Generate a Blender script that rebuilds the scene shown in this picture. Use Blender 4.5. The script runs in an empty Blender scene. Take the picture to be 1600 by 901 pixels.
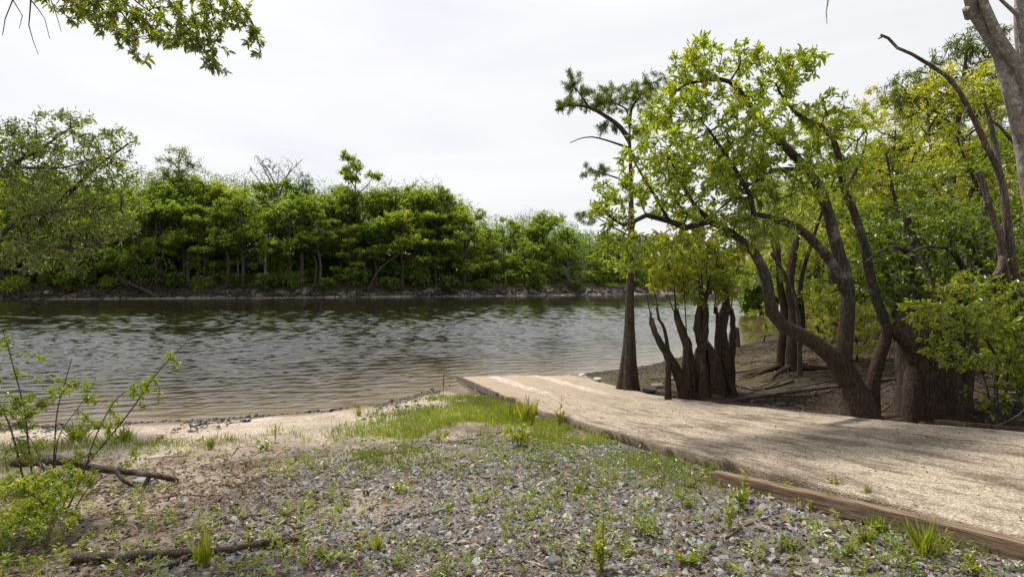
import bpy, bmesh, math, random
import numpy as np
from mathutils import Vector, Matrix
S = bpy.context.scene
COL = S.collection
rng = np.random.default_rng(7)
random.seed(7)

# ------------------------------------------------------------------ camera, sky, sun, exposure
F, CX, HY, EYE = 888.9, 800.0, 443.0, 2.2
cam = bpy.data.objects.new('camera', bpy.data.cameras.new('camera'))
COL.objects.link(cam)
cam.location = (0, 0, EYE)
cam.rotation_euler = (math.radians(90), 0, 0)
cam.data.lens = 20; cam.data.sensor_width = 36
cam.data.shift_y = -0.0047
cam.data.clip_start = 0.05; cam.data.clip_end = 6000
S.camera = cam

SUN_AZ, SUN_EL = math.radians(-40), math.radians(62)
sdir = Vector((math.sin(SUN_AZ)*math.cos(SUN_EL), math.cos(SUN_AZ)*math.cos(SUN_EL), math.sin(SUN_EL)))
sun = bpy.data.objects.new('sun', bpy.data.lights.new('sun', 'SUN'))
COL.objects.link(sun)
sun.data.energy = 3.9; sun.data.angle = math.radians(7); sun.data.color = (1, .93, .82)
sun.rotation_euler = (-sdir).to_track_quat('-Z', 'Y').to_euler()
sun.location = (0, 0, 60)

W = bpy.data.worlds.new('World'); S.world = W; W.use_nodes = True
nt = W.node_tree; nt.nodes.clear()
def N(t, typ, **kw):
    n = t.nodes.new(typ)
    for k, v in kw.items():
        if k.startswith('i_'):
            n.inputs[k[2:].replace('_', ' ')].default_value = v
        else:
            setattr(n, k, v)
    return n
L = lambda t, a, b: t.links.new(a, b)
out = N(nt, 'ShaderNodeOutputWorld')
bg = N(nt, 'ShaderNodeBackground'); bg.inputs['Strength'].default_value = 0.1
sky = N(nt, 'ShaderNodeTexSky', sky_type='NISHITA', sun_disc=False, sun_elevation=SUN_EL, sun_rotation=SUN_AZ)
bg2 = N(nt, 'ShaderNodeBackground'); bg2.inputs['Strength'].default_value = 1.0
tc = N(nt, 'ShaderNodeTexCoord')
mp = N(nt, 'ShaderNodeMapping'); mp.inputs['Scale'].default_value = (1.2, 1.6, 7.0); mp.inputs['Rotation'].default_value = (0, math.radians(9), 0.3)
L(nt, tc.outputs['Generated'], mp.inputs['Vector'])
ns = N(nt, 'ShaderNodeTexNoise'); ns.inputs['Scale'].default_value = 1.3; ns.inputs['Detail'].default_value = 5; ns.inputs['Distortion'].default_value = .6
L(nt, mp.outputs[0], ns.inputs['Vector'])
# thin cloud veil: brighter where it is thick and towards the sun behind it
dot = N(nt, 'ShaderNodeVectorMath', operation='DOT_PRODUCT'); dot.inputs[1].default_value = sdir
nrm = N(nt, 'ShaderNodeVectorMath', operation='NORMALIZE')
L(nt, tc.outputs['Generated'], nrm.inputs[0]); L(nt, nrm.outputs[0], dot.inputs[0])
mr = N(nt, 'ShaderNodeMapRange'); mr.inputs['From Min'].default_value = -.2; mr.inputs['From Max'].default_value = 1.0
mr.inputs['To Min'].default_value = 0; mr.inputs['To Max'].default_value = 1
L(nt, dot.outputs['Value'], mr.inputs['Value'])
pw = N(nt, 'ShaderNodeMath', operation='POWER'); pw.inputs[1].default_value = 2.0
L(nt, mr.outputs[0], pw.inputs[0])
cr = N(nt, 'ShaderNodeValToRGB')
cr.color_ramp.elements[0].position = .30; cr.color_ramp.elements[0].color = (.70, .71, .74, 1)
cr.color_ramp.elements[1].position = .66; cr.color_ramp.elements[1].color = (.81, .805, .80, 1)
L(nt, ns.outputs['Fac'], cr.inputs[0])
glow = N(nt, 'ShaderNodeMath', operation='MULTIPLY_ADD'); glow.inputs[1].default_value = .18; glow.inputs[2].default_value = .76
L(nt, pw.outputs[0], glow.inputs[0])
mul = N(nt, 'ShaderNodeVectorMath', operation='SCALE')
L(nt, cr.outputs[0], mul.inputs[0]); L(nt, glow.outputs[0], mul.inputs['Scale'])
L(nt, mul.outputs[0], bg2.inputs['Color'])
mixw = N(nt, 'ShaderNodeMixShader'); mixw.inputs[0].default_value = .93
L(nt, sky.outputs[0], bg.inputs['Color'])
L(nt, bg.outputs[0], mixw.inputs[1]); L(nt, bg2.outputs[0], mixw.inputs[2]); L(nt, mixw.outputs[0], out.inputs[0])

S.render.engine = 'CYCLES'
S.view_settings.view_transform = 'Standard'; S.view_settings.look = 'None'
S.view_settings.exposure = 0.6; S.view_settings.gamma = 1
S.cycles.max_bounces = 6; S.cycles.diffuse_bounces = 3; S.cycles.glossy_bounces = 3
S.cycles.transmission_bounces = 4; S.cycles.transparent_max_bounces = 4
S.cycles.use_denoising = True
S.cycles.sample_clamp_indirect = 4

# ------------------------------------------------------------------ helpers
def tag(o, label, cat, group=None, kind=None):
    o['label'] = label; o['category'] = cat
    if group: o['group'] = group
    if kind: o['kind'] = kind
    return o
def empty(name, loc):
    o = bpy.data.objects.new(name, None); COL.objects.link(o); o.location = loc
    o.empty_display_size = .2
    return o
def fbm(x, y, seed=0, octs=4, f=1.0):
    x = np.asarray(x, float); y = np.asarray(y, float)
    r = np.random.default_rng(1000+seed); tab = r.random((256, 256))
    tot = np.zeros(np.broadcast(x, y).shape); amp = 1; s = 0
    for o in range(octs):
        X = x*f+17.3*o; Y = y*f+9.1*o
        i = np.floor(X).astype(int); j = np.floor(Y).astype(int)
        u = X-i; v = Y-j; u = u*u*(3-2*u); v = v*v*(3-2*v)
        a = tab[i % 256, j % 256]; b = tab[(i+1) % 256, j % 256]
        c = tab[i % 256, (j+1) % 256]; d = tab[(i+1) % 256, (j+1) % 256]
        tot += amp*((a*(1-u)+b*u)*(1-v)+(c*(1-u)+d*u)*v); s += amp
        amp *= .5; f *= 2
    return tot/s
def sm(a, b, x):
    t = np.clip((np.asarray(x, float)-a)/(b-a), 0, 1); return t*t*(3-2*t)

class MB:
    """collects polygons with numpy and links them as one mesh"""
    def __init__(s): s.v = []; s.f = []; s.n = 0; s.r = []
    def add(s, v, f, r=None):
        v = np.asarray(v, float).reshape(-1, 3); f = np.asarray(f, np.int64)
        s.v.append(v); s.f.append(f+s.n); s.n += len(v)
        s.r.append(np.full(len(f), rng.random()) if r is None else np.broadcast_to(np.asarray(r, float), (len(f),)))
    def mesh(s, name, smooth=False):
        me = bpy.data.meshes.new(name)
        v = np.concatenate(s.v); me.vertices.add(len(v)); me.vertices.foreach_set('co', v.ravel())
        tot = np.concatenate([np.full(len(f), f.shape[1]) for f in s.f])
        lp = np.concatenate([f.ravel() for f in s.f])
        me.loops.add(len(lp)); me.loops.foreach_set('vertex_index', lp.astype(np.int32))
        st = np.concatenate([[0], np.cumsum(tot)[:-1]])
        me.polygons.add(len(tot)); me.polygons.foreach_set('loop_start', st.astype(np.int32))
        at = me.attributes.new('rnd', 'FLOAT', 'FACE'); at.data.foreach_set('value', np.concatenate(s.r).astype(np.float32))
        me.polygons.foreach_set('use_smooth', np.full(len(tot), smooth))
        me.update(calc_edges=True)
        return me
    def build(s, name, mat, parent=None, smooth=False, mesh=None):
        me = mesh or s.mesh(name, smooth); me.materials.append(mat)
        o = bpy.data.objects.new(name, me); COL.objects.link(o)
        if parent:
            o.parent = parent
        return o

def unit(a): return a/np.maximum(np.linalg.norm(a, axis=-1, keepdims=True), 1e-9)
def spline(pts, seg):
    """smooth resample of a polyline (Catmull-Rom)"""
    p = np.asarray(pts, float)
    if len(p) < 3:
        n = max(2, int(np.linalg.norm(p[-1]-p[0])/seg)+1); t = np.linspace(0, 1, n)[:, None]
        return p[0]*(1-t)+p[-1]*t
    q = np.vstack([2*p[0]-p[1], p, 2*p[-1]-p[-2]]); o = []
    for i in range(1, len(q)-2):
        n = max(1, int(np.linalg.norm(q[i+1]-q[i])/seg)); t = np.linspace(0, 1, n, endpoint=False)[:, None]
        a, b, c, d = q[i-1], q[i], q[i+1], q[i+2]
        o.append(.5*(2*b+(c-a)*t+(2*a-5*b+4*c-d)*t*t+(3*b-a-3*c+d)*t**3))
    o.append(p[-1:]); return np.vstack(o)
def tube(mb, pts, rad, sides=6, rough=0.0, flute=None, cap=True, rnd=None):
    p = np.asarray(pts, float); n = len(p); rad = np.broadcast_to(np.asarray(rad, float), (n,))
    T = unit(np.gradient(p, axis=0)); up = np.array([.13, .3, .95])
    if abs(T[0] @ up) > .95: up = np.array([1., 0, 0])
    U = np.zeros_like(p); u = unit(up-T[0]*(T[0] @ up))
    for i in range(n):
        u = unit(u-T[i]*(T[i] @ u)); U[i] = u
    V = np.cross(T, U); th = np.linspace(0, 2*math.pi, sides, endpoint=False)
    R = rad[:, None]*np.ones((1, sides))
    if flute is not None: R = R*flute(np.linspace(0, 1, n)[:, None], th[None, :])
    if rough: R = R*(1+rough*(rng.random((n, sides))-.5)*2)
    v = p[:, None]+R[..., None]*(np.cos(th)[None, :, None]*U[:, None]+np.sin(th)[None, :, None]*V[:, None])
    i = np.arange(n-1)[:, None]*sides; k = np.arange(sides)[None]; k2 = (k+1) % sides
    f = np.stack([i+k, i+k2, i+sides+k2, i+sides+k], -1).reshape(-1, 4)
    mb.add(v.reshape(-1, 3), f, rnd)
    if cap:
        base = v[-1]; c = base.mean(0)[None]; vv = np.vstack([base, c+T[-1]*rad[-1]*.5])
        a = np.arange(sides); mb.add(vv, np.stack([a, (a+1) % sides, np.full(sides, sides)], -1), rnd)
def leaves(mb, pos, d, nor, Ln, Wd, hexa=False, rnd=None, fold=.25):
    pos = np.asarray(pos); n = len(pos)
    if n == 0: return
    d = unit(d); sd = unit(np.cross(d, nor)); up = np.cross(sd, d)
    Ln = np.broadcast_to(Ln, (n,))[:, None]; Wd = np.broadcast_to(Wd, (n,))[:, None]
    r = rng.random(n) if rnd is None else rnd
    if hexa:
        v = np.stack([pos, pos+d*Ln*.3+sd*Wd*.42+up*Wd*fold, pos+d*Ln*.68+sd*Wd*.40+up*Wd*fold*.8, pos+d*Ln-up*Wd*.15,
                      pos+d*Ln*.68-sd*Wd*.40+up*Wd*fold*.8, pos+d*Ln*.3-sd*Wd*.42+up*Wd*fold], 1)
        b = np.arange(n)[:, None]*6
        f = np.concatenate([b+np.array([[0, 1, 2, 3]]), b+np.array([[0, 3, 4, 5]])]); r = np.concatenate([r, r])
    else:
        v = np.stack([pos, pos+d*Ln*.45+sd*Wd*.5+up*Wd*fold, pos+d*Ln, pos+d*Ln*.45-sd*Wd*.5+up*Wd*fold], 1)
        f = np.arange(n)[:, None]*4+np.arange(4)[None]
    mb.add(v.reshape(-1, 3), f, r)
def rdir(n): return unit(rng.normal(size=(n, 3)))

# ------------------------------------------------------------------ terrain heights
NEAR = np.array([(-400, -40), (-60, 4.5), (-20, 7.0), (-7.8, 8.7), (-5.1, 9.14), (-3.3, 9.78), (-2.35, 10.46), (-1.5, 12.0), (-.9, 12.9),
                 (.9, 13.8), (1.7, 13.9), (3, 14.6), (4, 15.4), (6.2, 18.3), (7.9, 20), (10.3, 23), (16, 35.5), (24, 50), (50, 95), (120, 190), (500, 700)], float)
FAR = np.array([(-900, 40), (-200, 70), (-70, 78), (-40, 85), (-5.5, 98), (20, 113), (45, 135), (80, 175), (130, 245), (500, 900)], float)
def dist(P, x, y):
    best = np.full(np.shape(x), 1e9)
    for a, b in zip(P[:-1], P[1:]):
        ab = b-a; t = np.clip(((x-a[0])*ab[0]+(y-a[1])*ab[1])/(ab @ ab), 0, 1)
        best = np.minimum(best, np.hypot(x-a[0]-t*ab[0], y-a[1]-t*ab[1]))
    return best
def near_d(x, y): return np.where(y < np.interp(x, NEAR[:, 0], NEAR[:, 1]), 1, -1)*dist(NEAR, x, y)
def far_d(x, y): return np.where(y > np.interp(x, FAR[:, 0], FAR[:, 1]), 1, -1)*dist(FAR, x, y)
RL0, RL1 = np.array([-1.3, 13.5]), np.array([2.70, 3.0])
RD = unit(RL1-RL0); RN = np.array([-RD[1], RD[0]]); RLEN = np.linalg.norm(RL1-RL0); RWID = 2.7
def ramp_uv(x, y):
    dx = np.asarray(x)-RL0[0]; dy = np.asarray(y)-RL0[1]
    return dx*RN[0]+dy*RN[1], dx*RD[0]+dy*RD[1]
def ramp_z(u, v):
    t = v/RLEN
    zl = np.interp(t, [-.3, 0, .084, .196, .449, .682, .814, .898, .956, 1, 2.5], [-.25, -.005, .055, .115, .255, .474, .655, .755, .82, .88, 2.2])
    zr = np.interp(t, [-.3, 0, .235, .409, .606, .732, .877, 1, 2.5], [-.35, -.03, .06, .17, .442, .616, .845, .98, 2.2])
    k = np.clip(u/RWID, 0, 1); return zl*(1-k)+zr*k
def H(x, y):
    x = np.asarray(x, float); y = np.asarray(y, float)
    d = near_d(x, y); f = far_d(x, y)
    n1 = fbm(x, y, 1, 5, .35)-.5; n2 = fbm(x, y, 2, 4, 2.2)-.5
    land = .13*np.minimum(d, .35)+.074*np.clip(d-.35, 0, 11)+.02*np.clip(d-11, 0, 60)
    land = land+sm(.3, 3, d)*(n1*.16+n2*.05)
    u, v = ramp_uv(x, y)
    right = sm(RWID*.6, RWID+.4, u)
    land = land+right*(.42*np.exp(-(((x-9.5)/4.2)**2+((y-14)/4.0)**2))+n1*.1+.5*sm(9, 18, x)*sm(2, 6, d))
    land = land-right*.20*np.exp(-((u-RWID-.9)/1.0)**2)*sm(1, 4, v)
    under = sm(-.35, .0, u)*sm(RWID+.3, RWID-.05, u)*sm(-.3, .2, v)
    land = land*(1-under)+np.minimum(land, ramp_z(u, v)-.17)*under
    cl = sm(-1.3, -.35, u)*sm(0.3, -.05, u)*sm(.3, 1.5, v)
    tgt = ramp_z(0, v)-.12-.05*n2
    land = land*(1-cl)+(np.minimum(land, tgt)*(1-sm(4, 7, v))+tgt*sm(4, 7, v))*cl
    jag = (fbm(x, y, 5, 4, .25)-.5)*5
    g = f+jag*.5
    bank = .25*sm(-.3, 2.2, g)+.22*sm(1.2, 3, g)+(1.35+.5*(fbm(x, y, 6, 3, .08)-.5))*sm(2.0+jag*.2, 4.4+jag*.3, g)+.02*np.clip(g-5, 0, 60)
    bed = -np.clip(.16*np.minimum(-d, -f)+.02, .02, 2.2)
    return np.where(d > 0, land, np.where(f > -.5, np.maximum(bank+np.minimum(f, 0)*.3, bed), bed))
def Hs(x, y): return float(H(np.array([x]), np.array([y]))[0])
def P(px, py, Y): return np.array([(px-CX)/F*Y, Y, EYE-(py-HY)/F*Y])
def G(px, py, lo=1.5, hi=60):
    Y = np.geomspace(lo, hi, 900); x = (px-CX)/F*Y; z = EYE-(py-HY)/F*Y
    h = H(x, Y); k = np.argmax(z <= h); return np.array([x[k], Y[k], h[k]])
def At(px, Y):
    x = (px-CX)/F*Y; return np.array([x, Y, Hs(x, Y)])

# ------------------------------------------------------------------ materials
def mat(name):
    m = bpy.data.materials.new(name); m.use_nodes = True; t = m.node_tree; t.nodes.clear()
    o = N(t, 'ShaderNodeOutputMaterial'); return m, t, o
def noise(t, scale, detail=4, vec=None, rough=.55, dist=0):
    n = N(t, 'ShaderNodeTexNoise'); n.inputs['Scale'].default_value = scale; n.inputs['Detail'].default_value = detail
    n.inputs['Roughness'].default_value = rough; n.inputs['Distortion'].default_value = dist
    if vec: L(t, vec, n.inputs['Vector'])
    return n
def ramp(t, src, stops):
    r = N(t, 'ShaderNodeValToRGB'); e = r.color_ramp.elements
    while len(e) > len(stops): e.remove(e[-1])
    while len(e) < len(stops): e.new(.5)
    for k, (p, c) in zip(e, stops): k.position = p; k.color = (*c, 1)
    if src: L(t, src, r.inputs[0])
    return r
def mixc(t, fac, a, b, mode='MIX'):
    m = N(t, 'ShaderNodeMix', data_type='RGBA', blend_type=mode)
    for s, i in ((fac, 0), (a, 6), (b, 7)):
        if hasattr(s, 'links'): L(t, s, m.inputs[i])
        elif s is not None: m.inputs[i].default_value = s if not isinstance(s, tuple) else (*s, 1)
    return m.outputs[2]
def math_(t, op, a, b=None, c=None):
    m = N(t, 'ShaderNodeMath', operation=op)
    for i, s in enumerate((a, b, c)):
        if s is None: continue
        if hasattr(s, 'links'): L(t, s, m.inputs[i])
        else: m.inputs[i].default_value = s
    return m.outputs[0]
def bump(t, h, strength, dist):
    b = N(t, 'ShaderNodeBump'); b.inputs['Strength'].default_value = strength; b.inputs['Distance'].default_value = dist
    L(t, h, b.inputs['Height']); return b.outputs[0]
def prin(t, o, col, rough, nor=None, spec=.3):
    p = N(t, 'ShaderNodeBsdfPrincipled')
    if hasattr(col, 'links'): L(t, col, p.inputs['Base Color'])
    else: p.inputs['Base Color'].default_value = (*col, 1)
    if hasattr(rough, 'links'): L(t, rough, p.inputs['Roughness'])
    else: p.inputs['Roughness'].default_value = rough
    p.inputs['Specular IOR Level'].default_value = spec
    if nor: L(t, nor, p.inputs['Normal'])
    L(t, p.outputs[0], o.inputs[0]); return p
def attr(t, n):
    a = N(t, 'ShaderNodeAttribute'); a.attribute_name = n; return a
def leaf_mat(name, c0, c1, c2, trans=.5, tint=(1.6, 1.5, .55), gloss=.06):
    """per-leaf colour variation, diffuse + translucent + a little gloss"""
    m, t, o = mat(name)
    a = attr(t, 'rnd'); r = ramp(t, a.outputs['Fac'], [(0, c0), (.55, c1), (1, c2)])
    tcn = N(t, 'ShaderNodeTexCoord'); n = noise(t, .8, 3, tcn.outputs['Object'])
    c = mixc(t, 1, r.outputs[0], ramp(t, n.outputs['Fac'], [(.32, (.62, .66, .6)), (.68, (1.3, 1.25, 1.1))]).outputs[0], 'MULTIPLY')
    oi = N(t, 'ShaderNodeObjectInfo')
    c = mixc(t, 1, c, ramp(t, oi.outputs['Random'], [(0, (.66, .80, .9)), (1, (1.25, 1.14, .95))]).outputs[0], 'MULTIPLY')
    df = N(t, 'ShaderNodeBsdfDiffuse'); L(t, c, df.inputs[0])
    tr = N(t, 'ShaderNodeBsdfTranslucent'); L(t, mixc(t, 1, c, tint, 'MULTIPLY'), tr.inputs[0])
    gl = N(t, 'ShaderNodeBsdfGlossy'); gl.inputs['Roughness'].default_value = .38; gl.inputs['Color'].default_value = (.8, .85, .85, 1)
    m1 = N(t, 'ShaderNodeMixShader'); m1.inputs[0].default_value = trans
    L(t, df.outputs[0], m1.inputs[1]); L(t, tr.outputs[0], m1.inputs[2])
    m2 = N(t, 'ShaderNodeMixShader'); m2.inputs[0].default_value = gloss
    L(t, m1.outputs[0], m2.inputs[1]); L(t, gl.outputs[0], m2.inputs[2]); L(t, m2.outputs[0], o.inputs[0])
    return m
def bark_mat(name, base, dark, lich, lichamt=.5, zlo=None, zhi=None, scale=1.0, stripe=6):
    m, t, o = mat(name)
    tcn = N(t, 'ShaderNodeTexCoord'); mp_ = N(t, 'ShaderNodeMapping'); mp_.inputs['Scale'].default_value = (stripe, stripe, 1)
    L(t, tcn.outputs['Object'], mp_.inputs['Vector'])
    n = noise(t, 5*scale, 6, mp_.outputs[0], .65, .4); n2 = noise(t, 3.2*scale, 5, tcn.outputs['Object'], .7)
    c = ramp(t, n.outputs['Fac'], [(.3, dark), (.65, base)]).outputs[0]
    lf = ramp(t, n2.outputs['Fac'], [(.64-.22*lichamt, (0, 0, 0)), (.74-.2*lichamt, (1, 1, 1))]).outputs[0]
    c2 = mixc(t, lf, c, lich)
    if zlo is not None:      # brown silt stain left by floods on the lower trunk
        g = N(t, 'ShaderNodeNewGeometry'); sx = N(t, 'ShaderNodeSeparateXYZ'); L(t, g.outputs['Position'], sx.inputs[0])
        z = math_(t, 'MULTIPLY_ADD', n2.outputs['Fac'], .5, sx.outputs['Z'])
        mrz = N(t, 'ShaderNodeMapRange'); mrz.inputs['From Min'].default_value = zlo; mrz.inputs['From Max'].default_value = zhi
        L(t, z, mrz.inputs['Value'])
        c2 = mixc(t, mrz.outputs[0], mixc(t, .75, c, mixc(t, n.outputs['Fac'], (.022, .014, .009), (.085, .052, .032))), c2)
    vc = N(t, 'ShaderNodeTexVoronoi', feature='DISTANCE_TO_EDGE'); vc.inputs['Scale'].default_value = 17*scale
    mpc = N(t, 'ShaderNodeMapping'); mpc.inputs['Scale'].default_value = (2.2, 2.2, .32); L(t, mixc(t, .16, tcn.outputs['Object'], n2.outputs['Color'], 'ADD'), mpc.inputs['Vector']); L(t, mpc.outputs[0], vc.inputs['Vector'])
    ck = ramp(t, vc.outputs['Distance'], [(0, (.52, .5, .48)), (.2, (1, 1, 1))]).outputs[0]
    c2 = mixc(t, 1, c2, ck, 'MULTIPLY')
    hh = mixc(t, .5, mixc(t, .5, n.outputs['Fac'], n2.outputs['Fac']), ck)
    prin(t, o, c2, .9, bump(t, hh, 1.0, .03/scale), .2)
    return m

M = {}
M['crook_leaf'] = leaf_mat('crook_leaf', (.145, .205, .016), (.225, .29, .02), (.34, .37, .035), 0.58)
M['gold_leaf'] = leaf_mat('gold_leaf', (.21, .25, .016), (.30, .335, .022), (.39, .40, .04), 0.58)
M['dark_leaf'] = leaf_mat('dark_leaf', (.10, .15, .014), (.155, .205, .018), (.23, .27, .026), 0.5)
M['right_leaf'] = leaf_mat('right_leaf', (.17, .225, .016), (.255, .31, .02), (.37, .40, .036), 0.56)
M['far_leaf'] = leaf_mat('far_leaf', (.14, .215, .038), (.21, .295, .047), (.29, .365, .055), .5, gloss=.02)
M['far_gold'] = leaf_mat('far_gold', (.17, .245, .037), (.25, .325, .046), (.34, .395, .058), .5, gloss=.02)
M['far_dark'] = leaf_mat('far_dark', (.105, .165, .035), (.16, .23, .043), (.225, .30, .05), .5, gloss=.02)
M['feather'] = leaf_mat('feather', (.085, .12, .028), (.13, .17, .038), (.19, .225, .05), 0.45, gloss=.03)
M['left_leaf'] = leaf_mat('left_leaf', (.065, .11, .016), (.115, .175, .022), (.25, .29, .04), 0.46, gloss=.08)
M['hang_leaf'] = leaf_mat('hang_leaf', (.10, .14, .012), (.16, .21, .016), (.26, .29, .025), 0.58, gloss=.07)
M['weed_leaf'] = leaf_mat('weed_leaf', (.15, .20, .014), (.24, .295, .02), (.35, .36, .04), 0.48)
M['bush_leaf'] = leaf_mat('bush_leaf', (.13, .20, .014), (.21, .28, .02), (.31, .35, .035), 0.52)
M['grass'] = leaf_mat('grass', (.10, .16, .014), (.16, .23, .02), (.30, .26, .06), .45)
M['grey_shrub'] = leaf_mat('grey_shrub', (.12, .13, .10), (.17, .18, .14), (.22, .22, .18), .2)
M['bark_crook'] = bark_mat('bark_crook', (.105, .09, .073), (.028, .022, .017), (.20, .19, .165), .35, 1.6, 2.8)
M['bark_cypress'] = bark_mat('bark_cypress', (.125, .10, .076), (.032, .024, .018), (.19, .165, .14), .2, .1, 1.0, 1.0, 9)
M['bark_dark'] = bark_mat('bark_dark', (.12, .092, .07), (.034, .024, .017), (.17, .15, .125), .25, .7, 1.9, 1.0, 9)
M['bark_far'] = bark_mat('bark_far', (.14, .12, .10), (.045, .036, .03), (.22, .21, .19), .3, None, None, .4)
M['bark_pale'] = bark_mat('bark_pale', (.44, .42, .38), (.15, .13, .11), (.66, .64, .6), .5, None, None, 2.2, 1.6)
M['bark_bare'] = bark_mat('bark_bare', (.20, .165, .135), (.07, .056, .046), (.34, .25, .18), .4, None, None, 1.0)
M['bark_twig'] = bark_mat('bark_twig', (.13, .11, .09), (.05, .04, .032), (.22, .2, .18), .3, None, None, 1.0)
M['dead'] = bark_mat('dead', (.30, .28, .255), (.14, .125, .11), (.40, .38, .36), .4, None, None, 1.0)
M['drift'] = bark_mat('drift', (.12, .095, .075), (.03, .023, .018), (.22, .19, .165), .35, None, None, 1.5, 3)

# ground: colours by place (sand, soil, leaf litter, eroded bank) held in a colour attribute, fine grain in nodes
m, t, o = mat('ground'); M['ground'] = m
ca = attr(t, 'soil'); tcn = N(t, 'ShaderNodeTexCoord'); ob = tcn.outputs['Object']
n1 = noise(t, 1.6, 6, ob, .7); n2 = noise(t, 22, 5, ob, .7); n3 = noise(t, 120, 3, ob, .6)
c = mixc(t, 1, ca.outputs['Color'], ramp(t, n1.outputs['Fac'], [(.3, (.66, .62, .58)), (.7, (1.25, 1.25, 1.25))]).outputs[0], 'MULTIPLY')
c = mixc(t, 1, c, ramp(t, n2.outputs['Fac'], [(.33, (.55, .5, .46)), (.6, (1.12, 1.12, 1.12))]).outputs[0], 'MULTIPLY')
c = mixc(t, 1, c, ramp(t, n3.outputs['Fac'], [(.35, (.7, .68, .66)), (.65, (1.2, 1.2, 1.2))]).outputs[0], 'MULTIPLY')
hh = math_(t, 'ADD', math_(t, 'MULTIPLY', n2.outputs['Fac'], 1.0), math_(t, 'MULTIPLY', n3.outputs['Fac'], .35))
prin(t, o, c, .92, bump(t, hh, .8, .03), .2)

# water: dark tannin river, shallows show the sandy bed
m, t, o = mat('river_water'); M['water'] = m
dp = attr(t, 'depth'); tcn = N(t, 'ShaderNodeTexCoord')
c = ramp(t, dp.outputs['Fac'], [(0, (.13, .095, .055)), (.14, (.065, .045, .023)), (.4, (.020, .014, .008)), (1, (.009, .007, .005))]).outputs[0]
mpw = N(t, 'ShaderNodeMapping'); mpw.inputs['Scale'].default_value = (.5, 2.0, 1); mpw.inputs['Rotation'].default_value = (0, 0, .18)
L(t, tcn.outputs['Object'], mpw.inputs['Vector'])
na = noise(t, 8.5, 4, mpw.outputs[0], .6); nb = noise(t, 1.5, 3, mpw.outputs[0], .5)
hh = math_(t, 'ADD', math_(t, 'MULTIPLY', na.outputs['Fac'], .35), math_(t, 'MULTIPLY', nb.outputs['Fac'], 1.0))
p = prin(t, o, c, .03, bump(t, hh, .13, .07), .5); p.inputs['IOR'].default_value = 1.333

# concrete ramp: exposed aggregate, tyre streaks along it, sandy orange near the water, two pale worn wheel tracks
m, t, o = mat('ramp_concrete'); M['ramp'] = m
tcn = N(t, 'ShaderNodeTexCoord'); ob = tcn.outputs['Object']
sx = N(t, 'ShaderNodeSeparateXYZ'); L(t, ob, sx.inputs[0])
vor = N(t, 'ShaderNodeTexVoronoi'); vor.inputs['Scale'].default_value = 85; L(t, ob, vor.inputs['Vector'])
vsep = N(t, 'ShaderNodeSeparateColor'); L(t, vor.outputs['Color'], vsep.inputs[0])
agg = ramp(t, vsep.outputs[0], [(0, (.19, .155, .12)), (.3, (.285, .238, .187)), (.75, (.35, .298, .238)), (.95, (.47, .42, .355))]).outputs[0]
mpr = N(t, 'ShaderNodeMapping'); mpr.inputs['Scale'].default_value = (1, .22, 1); L(t, ob, mpr.inputs['Vector'])
st = noise(t, 3.2, 6, mpr.outputs[0], .7, .5); st2 = noise(t, 13, 5, mpr.outputs[0], .7)
c = mixc(t, 1, agg, ramp(t, st.outputs['Fac'], [(.36, (.46, .44, .42)), (.53, (1.05, 1.04, 1.02))]).outputs[0], 'MULTIPLY')
c = mixc(t, 1, c, ramp(t, st2.outputs['Fac'], [(.34, (.5, .46, .42)), (.5, (1.05, 1.05, 1.05))]).outputs[0], 'MULTIPLY')
sand = mixc(t, noise(t, 18, 4, ob).outputs['Fac'], (.31, .24, .17), (.41, .335, .255))
mrs = N(t, 'ShaderNodeMapRange'); mrs.inputs['From Min'].default_value = 6.2; mrs.inputs['From Max'].default_value = 2.2
mrs.inputs['To Max'].default_value = .85
L(t, math_(t, 'MULTIPLY_ADD', st.outputs['Fac'], 3.0, math_(t, 'SUBTRACT', sx.outputs['Y'], 1.5)), mrs.inputs['Value'])
c = mixc(t, mrs.outputs[0], c, sand)
wob = math_(t, 'MULTIPLY_ADD', noise(t, 2.5, 4, ob).outputs['Fac'], .35, sx.outputs['X'])
def track(x0):
    dd = math_(t, 'ABSOLUTE', math_(t, 'SUBTRACT', wob, x0))
    k = N(t, 'ShaderNodeMapRange'); k.inputs['From Min'].default_value = .17; k.inputs['From Max'].default_value = .09; L(t, dd, k.inputs['Value'])
    e = N(t, 'ShaderNodeMapRange'); e.inputs['From Min'].default_value = 4.3; e.inputs['From Max'].default_value = 3.0; L(t, sx.outputs['Y'], e.inputs['Value'])
    return math_(t, 'MULTIPLY', math_(t, 'MULTIPLY', k.outputs[0], e.outputs[0]), ramp(t, st2.outputs['Fac'], [(.38, (.1, .1, .1)), (.6, (.85, .85, .85))]).outputs[0])
for x0 in (.95, 2.0):
    c = mixc(t, track(x0), c, (.55, .50, .45))
ckx = math_(t, 'ABSOLUTE', math_(t, 'SUBTRACT', math_(t, 'MULTIPLY_ADD', noise(t, 1.1, 6, ob, .7).outputs['Fac'], .55, sx.outputs['X']), 2.28))
ckm = N(t, 'ShaderNodeMapRange'); ckm.inputs['From Min'].default_value = .022; ckm.inputs['From Max'].default_value = .006; L(t, ckx, ckm.inputs['Value'])
cke = N(t, 'ShaderNodeMapRange'); cke.inputs['From Min'].default_value = 7.0; cke.inputs['From Max'].default_value = 8.5; L(t, sx.outputs['Y'], cke.inputs['Value'])
crack = math_(t, 'MULTIPLY', ckm.outputs[0], cke.outputs[0])
c = mixc(t, math_(t, 'MULTIPLY', crack, .8), c, (.06, .048, .038))
c = mixc(t, math_(t, 'MULTIPLY', attr(t, 'soil_shade').outputs['Fac'], .8), c, (.09, .062, .04))  # slab sides: soil colour, also darkened to stand for their shade
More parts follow.
